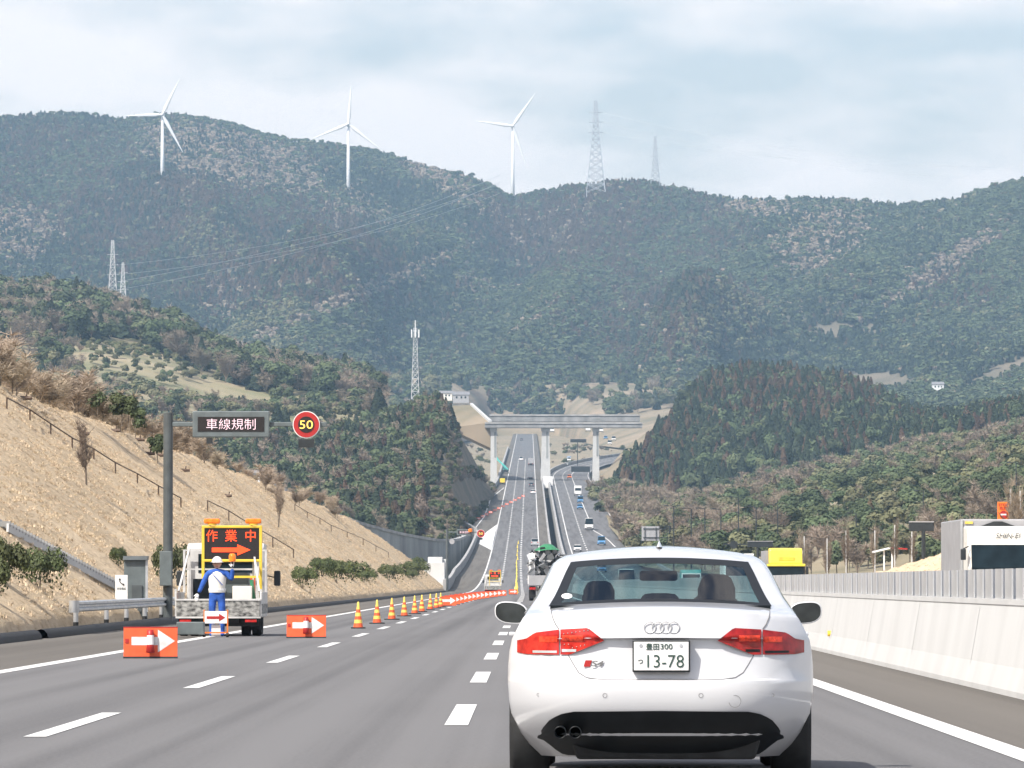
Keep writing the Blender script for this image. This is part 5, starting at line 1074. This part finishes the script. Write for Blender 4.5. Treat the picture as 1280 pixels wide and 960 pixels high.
# ------------------------------------------------------------------ vehicles
def vehicle(name, label, kind, paint, loc, front=False, group=None, cat='car'):
    dims = {'car': (1.72, 1.46, 4.3), 'suv': (1.80, 1.68, 4.5), 'van': (1.86, 2.05, 4.8), 'bus': (2.25, 2.85, 7.2), 'truck': (2.3, 3.3, 8.4), 'small_truck': (1.8, 2.3, 4.9)}; W_, Hh, Ln = dims[kind]
    t = thing(name, label, cat, loc, math.pi if front else 0, group); hw = W_/2; g = M['glassdark']
    def loft(secs, mat, nm, par=t, bev=.04):
        rows = [[(-a, y, z0) , (a, y, z0), (b, y, z1), (-b, y, z1)] for y, a, b, z0, z1 in secs]; mb = MB().grid(rows, close=True); n = len(mb.v); mb.f += [(3, 2, 1, 0), (n-4, n-3, n-2, n-1)]; mb.m += [0, 0]; return mb.build(nm, mat, par, bevel=bev)
    if kind in ('car', 'suv', 'van', 'bus'):
        belt = {'car': .92, 'suv': 1.02, 'van': 1.05, 'bus': 1.35}[kind]; tail = {'car': .55, 'suv': .12, 'van': .06, 'bus': .04}[kind]; nose = {'car': 1.25, 'suv': 1.1, 'van': .75, 'bus': .12}[kind]
        loft([(0, hw*.93, hw*.92, .32, belt*.9), (.12, hw, hw*.96, .26, belt), (Ln-.35, hw, hw*.94, .26, belt*.95), (Ln, hw*.9, hw*.88, .32, belt*.78)], paint, 'body')
        y0, y1 = tail, Ln - nose; sl = .45 if kind != 'bus' else .1
        loft([(y0, hw*.93, hw*.9, belt - .02, belt + .02), (y0 + sl*.6, hw*.92, hw*.78, belt - .02, Hh - .05), (y1 - sl*1.5, hw*.92, hw*.78, belt - .02, Hh - .05), (y1, hw*.92, hw*.9, belt - .02, belt + .02)], g, 'glazing', bev=.02)
        rf = loft([(y0 + sl*.45, hw*.78, hw*.7, Hh - .10, Hh - .03), (y0 + sl*.8, hw*.81, hw*.72, Hh - .08, Hh), (y1 - sl*1.7, hw*.81, hw*.72, Hh - .08, Hh), (y1 - sl*1.2, hw*.8, hw*.7, Hh - .12, Hh - .04)], paint, 'roof')
        if kind in ('van', 'bus', 'suv'):
            for s in (-1, 1): loft([(y0 + .02, .04, .04, belt, Hh - .08), (y0 + sl*.62, .04, .04, belt, Hh - .06)], paint, 'pillar', bev=0).location = (s*hw*.84, -.03, 0)
            if kind != 'suv': MB().box(-hw*.9, hw*.9, y0 - .03, y0 + .0, belt*.55, belt*1.12).build('rear_door', paint, t)
        ax = (.75, Ln - .85)
    else:
        bz = .95 if kind == 'truck' else .75; ch_ = MB().box(-hw*.5, hw*.5, .1, Ln - .2, .45, bz).build('chassis', M['black'], t)
        cabL = 1.7 if kind == 'truck' else 1.5; cabH = 2.7 if kind == 'truck' else 2.0
        MB().box(-hw, hw, 0, Ln - cabL - .1, bz, Hh).build('cargo_box', paint, t, bevel=.04)
        c_ = MB(); c_.prism([(-hw*.95, Ln - cabL, .5), (-hw*.95, Ln - cabL, cabH), (-hw*.95, Ln - .45, cabH), (-hw*.95, Ln - .05, cabH*.62), (-hw*.95, Ln, .5)], (W_*.95, 0, 0)); cab = c_.build('cab', M['white'] if paint is not M['yellow2'] else paint, t, bevel=.06)
        ws = MB(); ws.add([(-hw*.86, Ln - .02, cabH*.62), (hw*.86, Ln - .02, cabH*.62), (hw*.84, Ln - .38, cabH*.95), (-hw*.84, Ln - .38, cabH*.95)], [(0, 1, 2, 3)]); ws.build('windscreen', g, cab)
        MB().box(-hw*.9, hw*.9, -.03, .02, .55, .75).build('rear_bumper', M['dark'], t); ax = (1.6 if kind == 'truck' else .9, Ln - .8)
    r_ = .31 if kind in ('car', 'suv', 'van') else .42 if kind != 'small_truck' else .33
    for y in ax:
        for s in (-1, 1): wheel(t, s*(hw - .13), y, r_, .22)
    for s in (-1, 1):
        MB().box(min(s*hw*.62, s*hw*.93), max(s*hw*.62, s*hw*.93), -.02, .10, .72, .90).build('tail_lamp', M['tail'], t, bevel=.02)
        MB().box(min(s*hw*.55, s*hw*.88), max(s*hw*.55, s*hw*.88), Ln - .12, Ln + .015, .60, .76).build('headlamp', M['silver'], t, bevel=.02)
    MB().box(-.17, .17, -.03, .0, .58, .74).build('number_plate', M['plate'], t); MB().box(-hw*.55, hw*.55, Ln - .05, Ln + .01, .40, .58).build('grille', M['dark'], t)
    return t
V_ = lambda *a, **k: vehicle(*a, **k)
def on(px, py): return road_at(px, py)
ofs = {}
V_('suv', 'silver sport utility car driving up the lane beyond the scrap truck', 'suv', M['silver'], on(668.5, 682.5))
V_('hatchback', 'small white car climbing the lane behind the dark car', 'car', M['white'], on(666.3, 617.5))
V_('hatchback', 'dark car between the white car and the white box truck', 'car', M['graycar'], on(664.3, 608.5))
V_('box_truck', 'white box truck climbing the lane ahead of the dark car', 'truck', M['white'], on(663, 600), cat='truck')
V_('box_truck', 'grey box truck driving away under the overpass', 'truck', M['greybox'], on(663.5, 582), cat='truck')
V_('delivery_van', 'white van in the middle lane near the overpass', 'van', M['white'], on(651.5, 576), cat='van')
V_('hatchback', 'dark car farthest up the road beneath the overpass deck', 'car', M['graycar'], on(652, 551))
V_('work_truck', 'small yellow work truck parked in the lay-by by the crane', 'small_truck', M['yellow2'], on(628, 606), cat='truck')
F_ = dict(front=True)
def onf(px, py, L_): p = on(px, py); return Vector((p.x, p.y + L_, float(road_z(p.y + L_))))
V_('blue_van', 'bright blue van coming down the far carriageway by the curved white line', 'van', M['bluecar'], onf(752, 682, 4.8), cat='van', **F_)
V_('minibus', 'white minibus coming down the far carriageway with a long shadow', 'bus', M['white'], onf(736.5, 663, 7.2), cat='bus', **F_)
V_('blue_car', 'blue car ahead of the blue van in the oncoming queue', 'car', M['bluecar'], onf(725, 637, 4.3), **F_)
V_('blue_van', 'blue van between the blue car and the white truck in the oncoming queue', 'van', M['bluecar'], onf(725.5, 629, 4.8), cat='van', **F_)
V_('box_truck', 'white truck at the end of the oncoming queue', 'truck', M['white'], onf(722.5, 621, 8.4), cat='truck', **F_)
V_('taxi', 'orange and dark taxi on the bend of the far carriageway', 'car', M['orange2'], onf(712, 598.5, 4.3), **F_)
V_('hatchback', 'white car on the bend of the far carriageway', 'car', M['white'], onf(707.8, 582.5, 4.3), **F_)
V_('blue_truck', 'blue truck behind the white car on the bend', 'small_truck', M['bluecar'], onf(711.3, 577.5, 4.9), cat='truck', **F_)
V_('hatchback', 'white oncoming car just beyond the saloon\'s roof', 'car', M['white'], onf(722, 690, 4.3), **F_)
V_('minibus', 'white minibus showing through the saloon\'s rear window', 'bus', M['white'], Vector((12.2, 710, 0.05)), cat='bus', **F_)
V_('blue_car', 'blue oncoming car showing through the saloon\'s rear window', 'car', M['bluecar'], Vector((13.0, 1012, float(road_z(1012)))), **F_)
V_('box_truck', 'white truck showing behind the saloon\'s seats', 'truck', M['white'], Vector((15.4, 420, 0.02)), cat='truck', **F_)
V_('teal_truck', 'teal truck showing through the saloon\'s rear window', 'small_truck', M['teal'], Vector((14.3, 500, 0.02)), cat='truck', **F_)
for px, py, k, m_ in ((762, 556, 'van', 'white'), (757, 549, 'car', 'bluecar'), (767, 551, 'van', 'white'), (751, 541, 'truck', 'bluecar'), (690, 541, 'truck', 'white'), (735, 540, 'truck', 'white')):
    Z = 2500.0 if py > 545 else 2750.0
    V_('distant_' + ('truck' if k == 'truck' else 'van' if k == 'van' else 'car'), {'white': 'pale', 'bluecar': 'blue'}[m_] + ' distant ' + k + ' beyond the overpass, beside the ' + {762: 'tan bank', 757: 'pier', 767: 'bank foot', 751: 'pier top', 690: 'middle pier', 735: 'deck shade'}[px], k, M[m_], (XP(px, Z), Z, ZP(py, Z)), front=True, cat='truck' if k == 'truck' else 'van' if k == 'van' else 'car')
# crane in the lay-by
cp = on(632, 592); cr = thing('mobile_crane', 'teal crane with its boom lowered beside the overpass pier', 'crane', cp)
MB().box(-1.2, 1.2, 0, 7, .7, 1.5).build('carrier', M['dark'], cr, bevel=.05); MB().box(-1.1, .2, 4.5, 6.5, 1.5, 3.2).build('cab', M['teal'], cr, bevel=.1)
MB().bar((1.0, -.5, 1.6), (-4.3, 5, 6.8), .45, .5).build('boom', M['teal'], cr); MB().bar((-1.0, 5.0, 2.9), (-4.4, 6, 8.2), .2).build('jib', M['teal'], cr)
for y in (1, 2.6, 5.6):
    for s in (-1, 1): wheel(cr, s*1.05, y, .5, .35)
# scrap truck
sc = thing('scrap_truck', 'flatbed truck piled high with tangled scrap ahead of the saloon', 'truck', (1.10, 365, 0))
MB().box(-1.2, 1.2, 0, 6.5, .95, 1.1).build('bed', M['greybox'], sc); MB().box(-.5, .5, .1, 8.2, .5, .95).build('chassis', M['black'], sc)
for s in (-1, 1): MB().box(min(s*1.16, s*1.22), max(s*1.16, s*1.22), 0, 6.5, 1.1, 1.9).build('bed_side', M['white'], sc)
MB().box(-1.16, 1.16, -.05, .0, 1.0, 1.65).build('tailgate', M['greybox'], sc, bevel=.02); MB().box(-1.1, 1.1, 6.7, 8.4, .6, 2.7).build('cab', M['white'], sc, bevel=.1)
MB().box(-1.15, -.75, .2, .5, 1.1, 3.1).build('side_post', M['white'], sc)
for y in (1.2, 2.4, 7.5):
    for s in (-1, 1): wheel(sc, s*.98, y, .48, .3)
for s in (-1, 1): MB().box(min(s*.7, s*1.1), max(s*.7, s*1.1), -.06, .02, .72, .88).build('tail_lamp', M['tail'], sc, bevel=.02); MB().box(min(s*.7, s*1.15), max(s*.7, s*1.15), .35, .38, .2, .7).build('mud_flap', M['black'], sc)
ld = MB(); rr = random.Random(8)
ld.box(-1.0, 1.0, .5, 6, 1.1, 2.7, 2)
for k in range(560):
    x, y = rr.uniform(-1.05, 1.05), rr.uniform(.0, 6); top = 3.35 - .5*(x/1.1)**2; z = rr.uniform(1.1, top)
    if rr.random() < .55:
        d = rvec(rr)*rr.uniform(.2, .55); c = Vector((x, y, z)); ld.bar(c - d/2, c + d/2, rr.uniform(.03, .09), rr.uniform(.02, .2), rr.choice((0, 0, 1, 2, 2, 3)))
    else:
        c = Vector((x, y, z)); a = rvec(rr)*rr.uniform(.12, .32); b = a.cross(rvec(rr)).normalized()*rr.uniform(.1, .3); nb = a.cross(b).normalized()*.015
        ld.prism([c - a - b, c + a - b, c + a*.8 + b, c - a + b*.9], nb, rr.choice((0, 0, 1, 2, 3)))
tag(ld.build('scrap_load', [M['galv'], M['greybox'], M['dark'], M['silver']]), 'heap of tangled grey scrap metal loaded on the flatbed truck', 'scrap', kind='stuff').location = (1.10, 365, 0)
gt = MB(); gt.grid([[(-.75 + 1.6*i/8, .3 + 2.2*j/6, 3.3 + .42*math.sin(math.pi*i/8)*math.sin(math.pi*j/6)**.5 + rr.uniform(-.05, .05)) for i in range(9)] for j in range(7)]); tag(gt.build('green_tarpaulin', M['green'], None, smooth=True, loc=(1.10, 365, 0)), 'green tarpaulin on top of the scrap heap', 'tarpaulin')
# lettered lorry on the far carriageway
LZ = 190.0; LX = XP(1254, LZ); lo = thing('lorry', 'cream cab lorry with SHIN-EI lettering and a grey cargo box', 'truck', (LX, LZ, 0)); k = LZ/F
lzp = lambda y: ZP(y, LZ)
cbm = MB().prism([(-1.2, 0.05, .5), (-1.2, 0, 1.7), (-1.2, .22, lzp(680)), (-1.2, .45, lzp(658)), (-1.2, 2.1, lzp(657)), (-1.2, 2.2, .5)], (2.4, 0, 0)).build('cab', M['offwhite'], lo, bevel=.07)
ws = MB().grid([[(-1.08, y, z), (1.08, y, z)] for y, z in ((-.02, 1.40), (-.025, 1.70), (.185, lzp(681)))]).build('windscreen', M['glassdark'], cbm)
pf = put('SHIN-EI', .27, .18, .28, lzp(669.5), M['dark'], cbm, .86, 0, .3); pf.rotation_euler = (R(-19), 0, 0)
MB().box(-1.24, 1.24, 2.4, 12.0, 1.0, lzp(648)).build('cargo_box', M['greybox'], lo, bevel=.04); MB().box(-1.275, -1.2, 2.34, 2.46, .9, lzp(648)).build('box_corner', M['silver'], lo); MB().box(1.2, 1.275, 2.34, 2.46, .9, lzp(648)).build('box_corner', M['silver'], lo)
MB().prism([(-.62, 2.2, lzp(658) + .02), (.62, 2.2, lzp(658) + .02), (.14, 2.2, lzp(651)), (-.14, 2.2, lzp(651))], (0, .15, 0)).build('cooling_unit', M['dark'], lo)
MB().box(-1.12, -.85, 2.36, 2.39, lzp(654), lzp(651)).build('marker_plate', M['ycone'], lo)
for s in (-1, 1): MB().bar((s*1.18, .1, lzp(683)), (s*1.36, -.05, lzp(686)), .03).build('mirror_arm', M['dark'], lo); MB().box(min(s*1.28, s*1.46), max(s*1.28, s*1.46), -.12, -.02, lzp(700), lzp(686)).build('mirror', M['dark'], lo, bevel=.03)
MB().box(-.8, .8, 2.5, 12, .55, 1.0).build('chassis', M['black'], lo); MB().box(-1.15, 1.15, -.03, .05, .35, .75).build('bumper', M['offwhite'], lo)
for y in (1.1, 8.5, 9.8):
    for s in (-1, 1): wheel(lo, s*1.05, y, .48, .3)
dv = MB(); dv.lathe((-.55, .9, lzp(712)), [(.42, 0), (.36, .16), (.2, .26), (.001, .29)], 14); dv.build('dash_shade', M['silver'], lo, smooth=True)
# yellow lorry
YZ = 357.0; yl = thing('yellow_lorry', 'lorry with a bright yellow roof fairing above the metal panels', 'truck', (XP(982.5, YZ), YZ, 0)); yz_ = lambda y: ZP(y, YZ)
MB().box(-1.2, 1.2, 0, 2.2, .5, yz_(706)).build('cab', M['dark'], yl, bevel=.08); MB().box(-1.08, 1.08, -.03, .0, yz_(722), yz_(709)).build('windscreen', M['glassdark'], yl)
MB().prism([(-1.05, .15, yz_(705)), (-1.05, .35, yz_(687)), (-1.05, .8, yz_(685)), (-1.05, 2.2, yz_(685)), (-1.05, 2.2, yz_(705))], (2.1, 0, 0)).build('roof_fairing', M['yellow2'], yl, bevel=.08)
MB().box(-1.22, 1.22, -.12, .4, yz_(708), yz_(705) + .01).build('sun_visor', M['yellow2'], yl, bevel=.03); MB().box(-.45, .55, .17, .24, yz_(701), yz_(696)).build('fairing_panel', M['yellow'], yl, bevel=.02)
for s in (-1, 1): MB().box(min(s*1.25, s*1.42), max(s*1.25, s*1.42), -.1, 0, yz_(721), yz_(708)).build('mirror', M['dark'], yl, bevel=.03)
MB().box(-1.2, 1.2, 2.4, 10, .9, yz_(688)).build('cargo_box', M['greybox'], yl)
for y in (1.1, 8):
    for s in (-1, 1): wheel(yl, s*1.03, y, .48, .3)
# ------------------------------------------------------------------ signs and lamps beyond the barrier
def lamp_post(px, top, Z, base):
    x = XP(px, Z); zt_ = ZP(top, Z); t = thing('lamp_post', 'slim dark street lamp rising from the brush slope', 'street lamp', (x, Z, base), 0, 'street lamps along the brush slope'); h = zt_ - base
    MB().cyl((0, 0, 0), (0, 0, h), .13, .08, 8).build('pole', M['dark'], t); MB().bar((0, 0, h), (-1.0, 0, h + .12), .10).build('arm', M['dark'], t); MB().box(-1.5, -.85, -.2, .2, h + .02, h + .2).build('lamp_head', M['dark'], t, bevel=.03)
def ground_R2(Z, px):
    d = np.abs(R2[:,:,1] - Z) + np.abs((VX + R2[:,:,0]/R2[:,:,1]*F) - px)*3; i, j = np.unravel_index(np.argmin(d), d.shape); return float(R2[i, j, 2])
for px, top in ((842, 633), (864, 636), (881, 636), (901, 637), (923, 622), (945, 634), (972, 632), (1070, 642), (1154, 614), (1270, 579)):
    Z = 900.0; lamp_post(px, top, Z, ground_R2(Z, px) - .3)
# sign panels seen from behind at the far carriageway edge
sb = thing('road_sign', 'pale sign panel seen from behind on a dark frame by the far parapet', 'road sign', (XP(820, 1000), 1000, ground_R2(1000, 820) - .5)); b0 = sb.location.z; k = 1000/F
pn_ = MB().box(-18*k, 4*k, 0, .1, ZP(676, 1000) - b0, ZP(658, 1000) - b0).build('panel', M['greybox'], sb, bevel=.02)
for y in (661, 672): MB().bar((-16*k, -.1, ZP(y, 1000) - b0), (20*k, -.1, ZP(y, 1000) - b0), .14).build('frame_rail', M['dark'], sb)
for x in (-14, 0, 14): MB().bar((x*k, -.15, ZP(677, 1000) - b0), (x*k, -.15, ZP(659, 1000) - b0), .12).build('frame_post', M['dark'], sb)
MB().cyl((17*k, -.1, 0), (17*k, -.1, ZP(657, 1000) - b0), .2, n=10).build('pole', M['dark'], sb)
def back_vms(label, Z, pole, panel, base, disc=None):
    t = thing('sign_gantry', label, 'road sign', (XP(pole, Z), Z, base)); k = Z/F; top = ZP(panel[1], Z) - base; bt = ZP(panel[3], Z) - base
    MB().cyl((0, 0, 0), (0, 0, top), .16, n=10).build('pole', M['dark'], t); MB().box((panel[0]-pole)*k, (panel[2]-pole)*k, -.15, .15, bt, top).build('panel', M['dark'], t, bevel=.03)
    MB().bar((0, 0, (top+bt)/2), ((panel[0]-pole)*k - (3 if disc else 0), 0, (top+bt)/2), .14).build('arm', M['dark'], t)
    MB().box((panel[0]-pole)*k, (panel[2]-pole)*k, -.2, .2, top, top + .08).build('hood', M['greybox'], t)
    if disc: MB().cyl(((disc[0]-pole)*k, -.06, ZP(disc[1], Z) - base), ((disc[0]-pole)*k, .06, ZP(disc[1], Z) - base), disc[2]*k, n=24).build('disc_back', M['dark'], t)
back_vms('dark sign gantry arm behind the yellow lorry', 700, 947, (934, 677, 966, 684), -1.0, (917, 681, 5))
back_vms('dark message panel on a pole above the dry grass bank', 430, 1154, (1136, 653, 1167, 664), float(zR3(XP(1154, 430), 430)) - .3)
back_vms('dark sign panel on a tee post on the tan field beyond the overpass', 2330, 722, (713, 549, 733, 553), float(road_z(2330)) - 2)
back_vms('grey green sign gantry on the bend of the far carriageway', 2230, 737, (714, 583, 737, 590), float(road_z(2230)) - 1)
ss = thing('stop_sign', 'small orange sign with STOP lettering and a no-entry disc above the lorry', 'road sign', (XP(1254, 300), 300, float(zR3(XP(1254, 300), 300)) - .2)); s0 = ss.location.z; k = 300/F
pn2 = MB().box(-7.5*k, 7.5*k, -.04, .04, ZP(650, 300) - s0, ZP(627.5, 300) - s0).build('panel', M['orange2'], ss, bevel=.02); MB().cyl((0, .1, 0), (0, .1, ZP(630, 300) - s0), .06, n=8).build('post', M['galv'], ss)
put('STOP', .19, 0, -.05, ZP(631.2, 300) - s0, M['signred'], pn2, 12*k, .03); put('危険', .19, 0, -.05, ZP(635.5, 300) - s0, M['signred'], pn2, 10*k, .02)
dd = MB().cyl((0, -.07, ZP(643.3, 300) - s0), (0, -.04, ZP(643.3, 300) - s0), 4.8*k, n=24).build('no_entry_disc', M['signred'], pn2); MB().box(-3.6*k, 3.6*k, -.08, -.065, ZP(644.2, 300) - s0, ZP(642.4, 300) - s0).build('disc_bar', M['white'], dd)
rg = np.random.RandomState(21)
for px, top, Z in ((1003, 655, 470), (1034, 662, 470), (1058, 652, 470), (1092, 652, 460), (1117, 645, 450), (1203, 640, 430), (1230, 640, 420), (1186, 640, 430), (1272, 600, 330), (1266, 590, 300), (1140, 655, 440)):
    x = XP(px, Z); b0 = float(zR3(x, Z)) - .1 if Z < 520 else 0; h = ZP(top, Z) - b0
    t = tree('young_roadside_tree', 'bare', (x, Z, b0), h, .28, rg, 'thin bare young tree tied to a pale stake on the dry bank', 'tree', 'staked young trees on the bank'); MB().cyl((.15, 0, 0), (.15, 0, h*.85), .05, n=6).build('stake', M['concrete'], t)
fb = MB(); tb2 = thing('slope_shelter', 'white and red canopy half hidden behind the dry grass bank', 'shelter', (XP(1113, 452), 452, float(zR3(XP(1113, 452), 452)))); s0 = tb2.location.z; k = 452/F
MB().prism([(-21*k, 0, ZP(691, 452) - s0), (0, 0, ZP(686, 452) - s0), (0, 0, ZP(684, 452) - s0), (-21*k, 0, ZP(689, 452) - s0)], (0, 2.5, 0)).build('canopy', M['white'], tb2); MB().prism([(.01, 0, ZP(686, 452) - s0), (21*k, 0, ZP(687, 452) - s0), (21*k, 0, ZP(685.5, 452) - s0), (.01, 0, ZP(684, 452) - s0)], (0, 2.5, 0)).build('canopy', M['signred'], tb2)
for x in (-8, 2): MB().bar((x*k, .3, -.3), (x*k, .3, ZP(688, 452) - s0), .12).build('post', M['white'], tb2)
# ------------------------------------------------------------------ turbines, pylons, masts
def mt_at(px, py):
    X = VX + MT[:,:,0]/MT[:,:,1]*F; Y = VY - (MT[:,:,2]-H)/MT[:,:,1]*F; j = int(np.argmin(np.abs(X[0] - px))); c = np.nonzero(Y[:-2,j] < py)[0]
    return float(MT[c[0], j, 1]) if len(c) else float(MT[-3, j, 1])
def turbine(hub, base, tips, label):
    Z = mt_at(base[0], base[1] + 4) + 60; hb, bs = P(*hub, Z - 60), P(*base, Z - 60); t = thing('wind_turbine', label, 'wind turbine', bs)
    h = hb - bs; MB().cyl((0, 0, -20), (h.x*.0, 0, h.z - 1.5), 2.1, 1.15, 16).build('tower', M['turbine'], t, smooth=True)
    n_ = MB().box(-1.6, 1.6, -2.5, 8, h.z - 1.6, h.z + 1.8).build('nacelle', M['silver'], t, bevel=.5); hubo = MB().lathe((0, 0, 0), [(1.7, 0), (1.3, 1.4), (.01, 2.2)], 14).build('hub', M['turbine'], t, smooth=True)
    hubo.rotation_euler = (R(90), 0, 0); hubo.location = (0, -2.6, h.z)
    for tx, ty in tips:
        d = Vector(((tx - hub[0])*(Z-60)/F, 0, -(ty - hub[1])*(Z-60)/F)); u = d.normalized(); s = Vector((u.z, 0, -u.x)); c0 = Vector((0, -3.4, h.z)); Lb = d.length
        secs = [(0, .7, .7), (.06, .9, .6), (.18, 1.75, .4), (.5, 1.15, .25), (.8, .65, .15), (1.0, .16, .05)]
        MB().grid([[c0 + u*Lb*f + s*w_*math.cos(a) + Vector((0, tt*math.sin(a), 0)) for a in np.linspace(0, 6.283, 9)[:-1]] for f, w_, tt in secs], close=True).build('blade', M['turbine'], t, smooth=True)
turbine((206, 142.5), (202, 222), ((228, 97), (159, 144), (232, 190)), 'white wind turbine above the pale bare patch of the mountain')
turbine((437.5, 154.5), (435, 239), ((441.5, 104), (391, 173.5), (479, 187)), 'white wind turbine between the bare patch and the long ridge slope')
turbine((645, 157), (641, 251), ((673, 116), (598, 150.5), (663, 211)), 'white wind turbine in the mountain saddle beside the big pylon')
def lattice(name, label, px, top, base, Z, wb, wt, arms, mat, cat, lt=.35, n=11, red=False):
    t = thing(name, label, cat, P(px, base, Z)); k = Z/F; h = (base - top)*k; mats = mat
    lev = [h*(1 - (1 - i/n)**1.25) for i in range(n + 1)]; wd = lambda z: (wb*(1 - z/h)**1.3 + wt)*k/2
    for sx in (-1, 1):
        for sy in (-1, 1):
            mb = MB()
            for a, b in zip([-6] + lev, lev): mb.bar((sx*wd(max(0, a)), sy*wd(max(0, a)), a), (sx*wd(b), sy*wd(b), b + .01), lt)
            mb.build('leg', mats, t)
    for i in range(n):
        a, b = lev[i], lev[i+1]; mb = MB()
        for sy in (-1, 1): mb.bar((-wd(a), sy*wd(a), a), (wd(b), sy*wd(b), b), lt*.6); mb.bar((wd(a), sy*wd(a), a), (-wd(b), sy*wd(b), b), lt*.6); mb.bar((-wd(b), sy*wd(b), b), (wd(b), sy*wd(b), b), lt*.6)
        tag(mb.build('bracing', mats, t), kind='stuff')
    for y, hw in arms: z = (base - y)*k; MB().bar((-hw*k, 0, z), (hw*k, 0, z + .3), lt*.9).build('crossarm', mats, t)
    return t
lattice('pylon', 'tall grey lattice pylon on the mountain crest beside the saddle turbine', 745, 125, 240, 5250, 20, 3.5, ((140, 9), (152, 9), (165, 10)), M['galv'], 'pylon', .75, 14)
lattice('pylon', 'smaller lattice pylon on the crest beyond the tall one', 819.5, 170, 226, 5250, 9, 2.2, ((185, 6), (195, 6), (204, 7)), M['galv'], 'pylon', .55, 10)
lattice('pylon', 'white lattice pylon rising behind the orchard hill, the taller of two', 140, 300, 372, 3300, 8, 3, ((318, 7), (331, 7), (343, 7)), M['lattice'], 'pylon', .24, 11)
lattice('pylon', 'white lattice pylon rising behind the orchard hill, the shorter of two', 153, 328, 378, 3300, 6, 2.5, ((341, 6), (352, 6), (362, 7)), M['lattice'], 'pylon', .24, 9)
cm = lattice('radio_mast', 'slim lattice radio mast with antennas standing over the wood', 519, 410, 506, 2400, 6.5, 4, (), M['lattice'], 'mast', .2, 14)
k = 2400/F
for sx in (-4.5, 0, 4.5): MB().box(sx*k - .25, sx*k + .25, -1.6, -1.3, (506-422)*k, (506-412)*k).build('antenna', M['turbine'], cm)
MB().cyl((0, 0, (506-412)*k), (0, 0, (506-400)*k), .2, n=6).build('spike', M['turbine'], cm)
def wire(a, b, sag, label):
    a, b = Vector(a), Vector(b); pts = [a + (b - a)*t + Vector((0, 0, -sag*4*t*(1-t))) for t in np.linspace(0, 1, 17)]; mb = MB().tube(pts, .13, 4)
    tag(mb.build('power_line', M['galv']), label, 'power line', 'power lines over the mountain')
for y0, y1 in ((343, 243), (331, 231), (362, 229), (352, 220)):
    wire(P(146, y0, 3300), P(625, y1 - 2, 5200), 10, 'thin power line climbing from the orchard pylons to the saddle')
for y0, y1 in ((140, 212), (152, 228), (165, 206)): wire(P(754, y0, 5250), P(1330, y1, 5000), 12, 'thin power line running along the sky above the mountain')
# houses
def house(px, base, Z, wpx, hpx, wallm, label):
    k = Z/F; t = thing('farm_house', label, 'house', P(px, base, Z)); hw = wpx*k/2; h = hpx*k; d = hw*1.2
    wl = MB().box(-hw, hw, 0, d*2, -1.5, h*.62).build('wall', wallm, t); rf = MB().prism([(-hw*1.12, -.4, h*.60), (-hw*1.12, d*2 + .4, h*.60), (-hw*1.12, d, h)], (hw*2.24, 0, 0)).build('roof', M['roofgrey'], t)
    for x in (-.5, .1, .6): MB().box(hw*x - .5, hw*x + .3, -.04, .0, h*.18, h*.42).build('window', M['glassdark'], t)
house(402, 489, 1950, 26, 13, M['offwhite'], 'white walled farm house at the foot of the orchard hill'); house(576, 500, 2750, 20, 11, M['greybox'], 'grey roofed house on the terraces left of the overpass approach')
house(1173, 486, 3350, 14, 9, M['white'], 'small white house on the tan field behind the plantation hill'); house(557, 497, 2850, 16, 9, M['offwhite'], 'pale house among bushes behind the wood'); house(47, 386, 2250, 14, 9, M['white'], 'small hut among the trees on top of the orchard hill'); house(320, 598, 1120, 16, 11, M['white'], 'small white shed behind the dry slope crest')
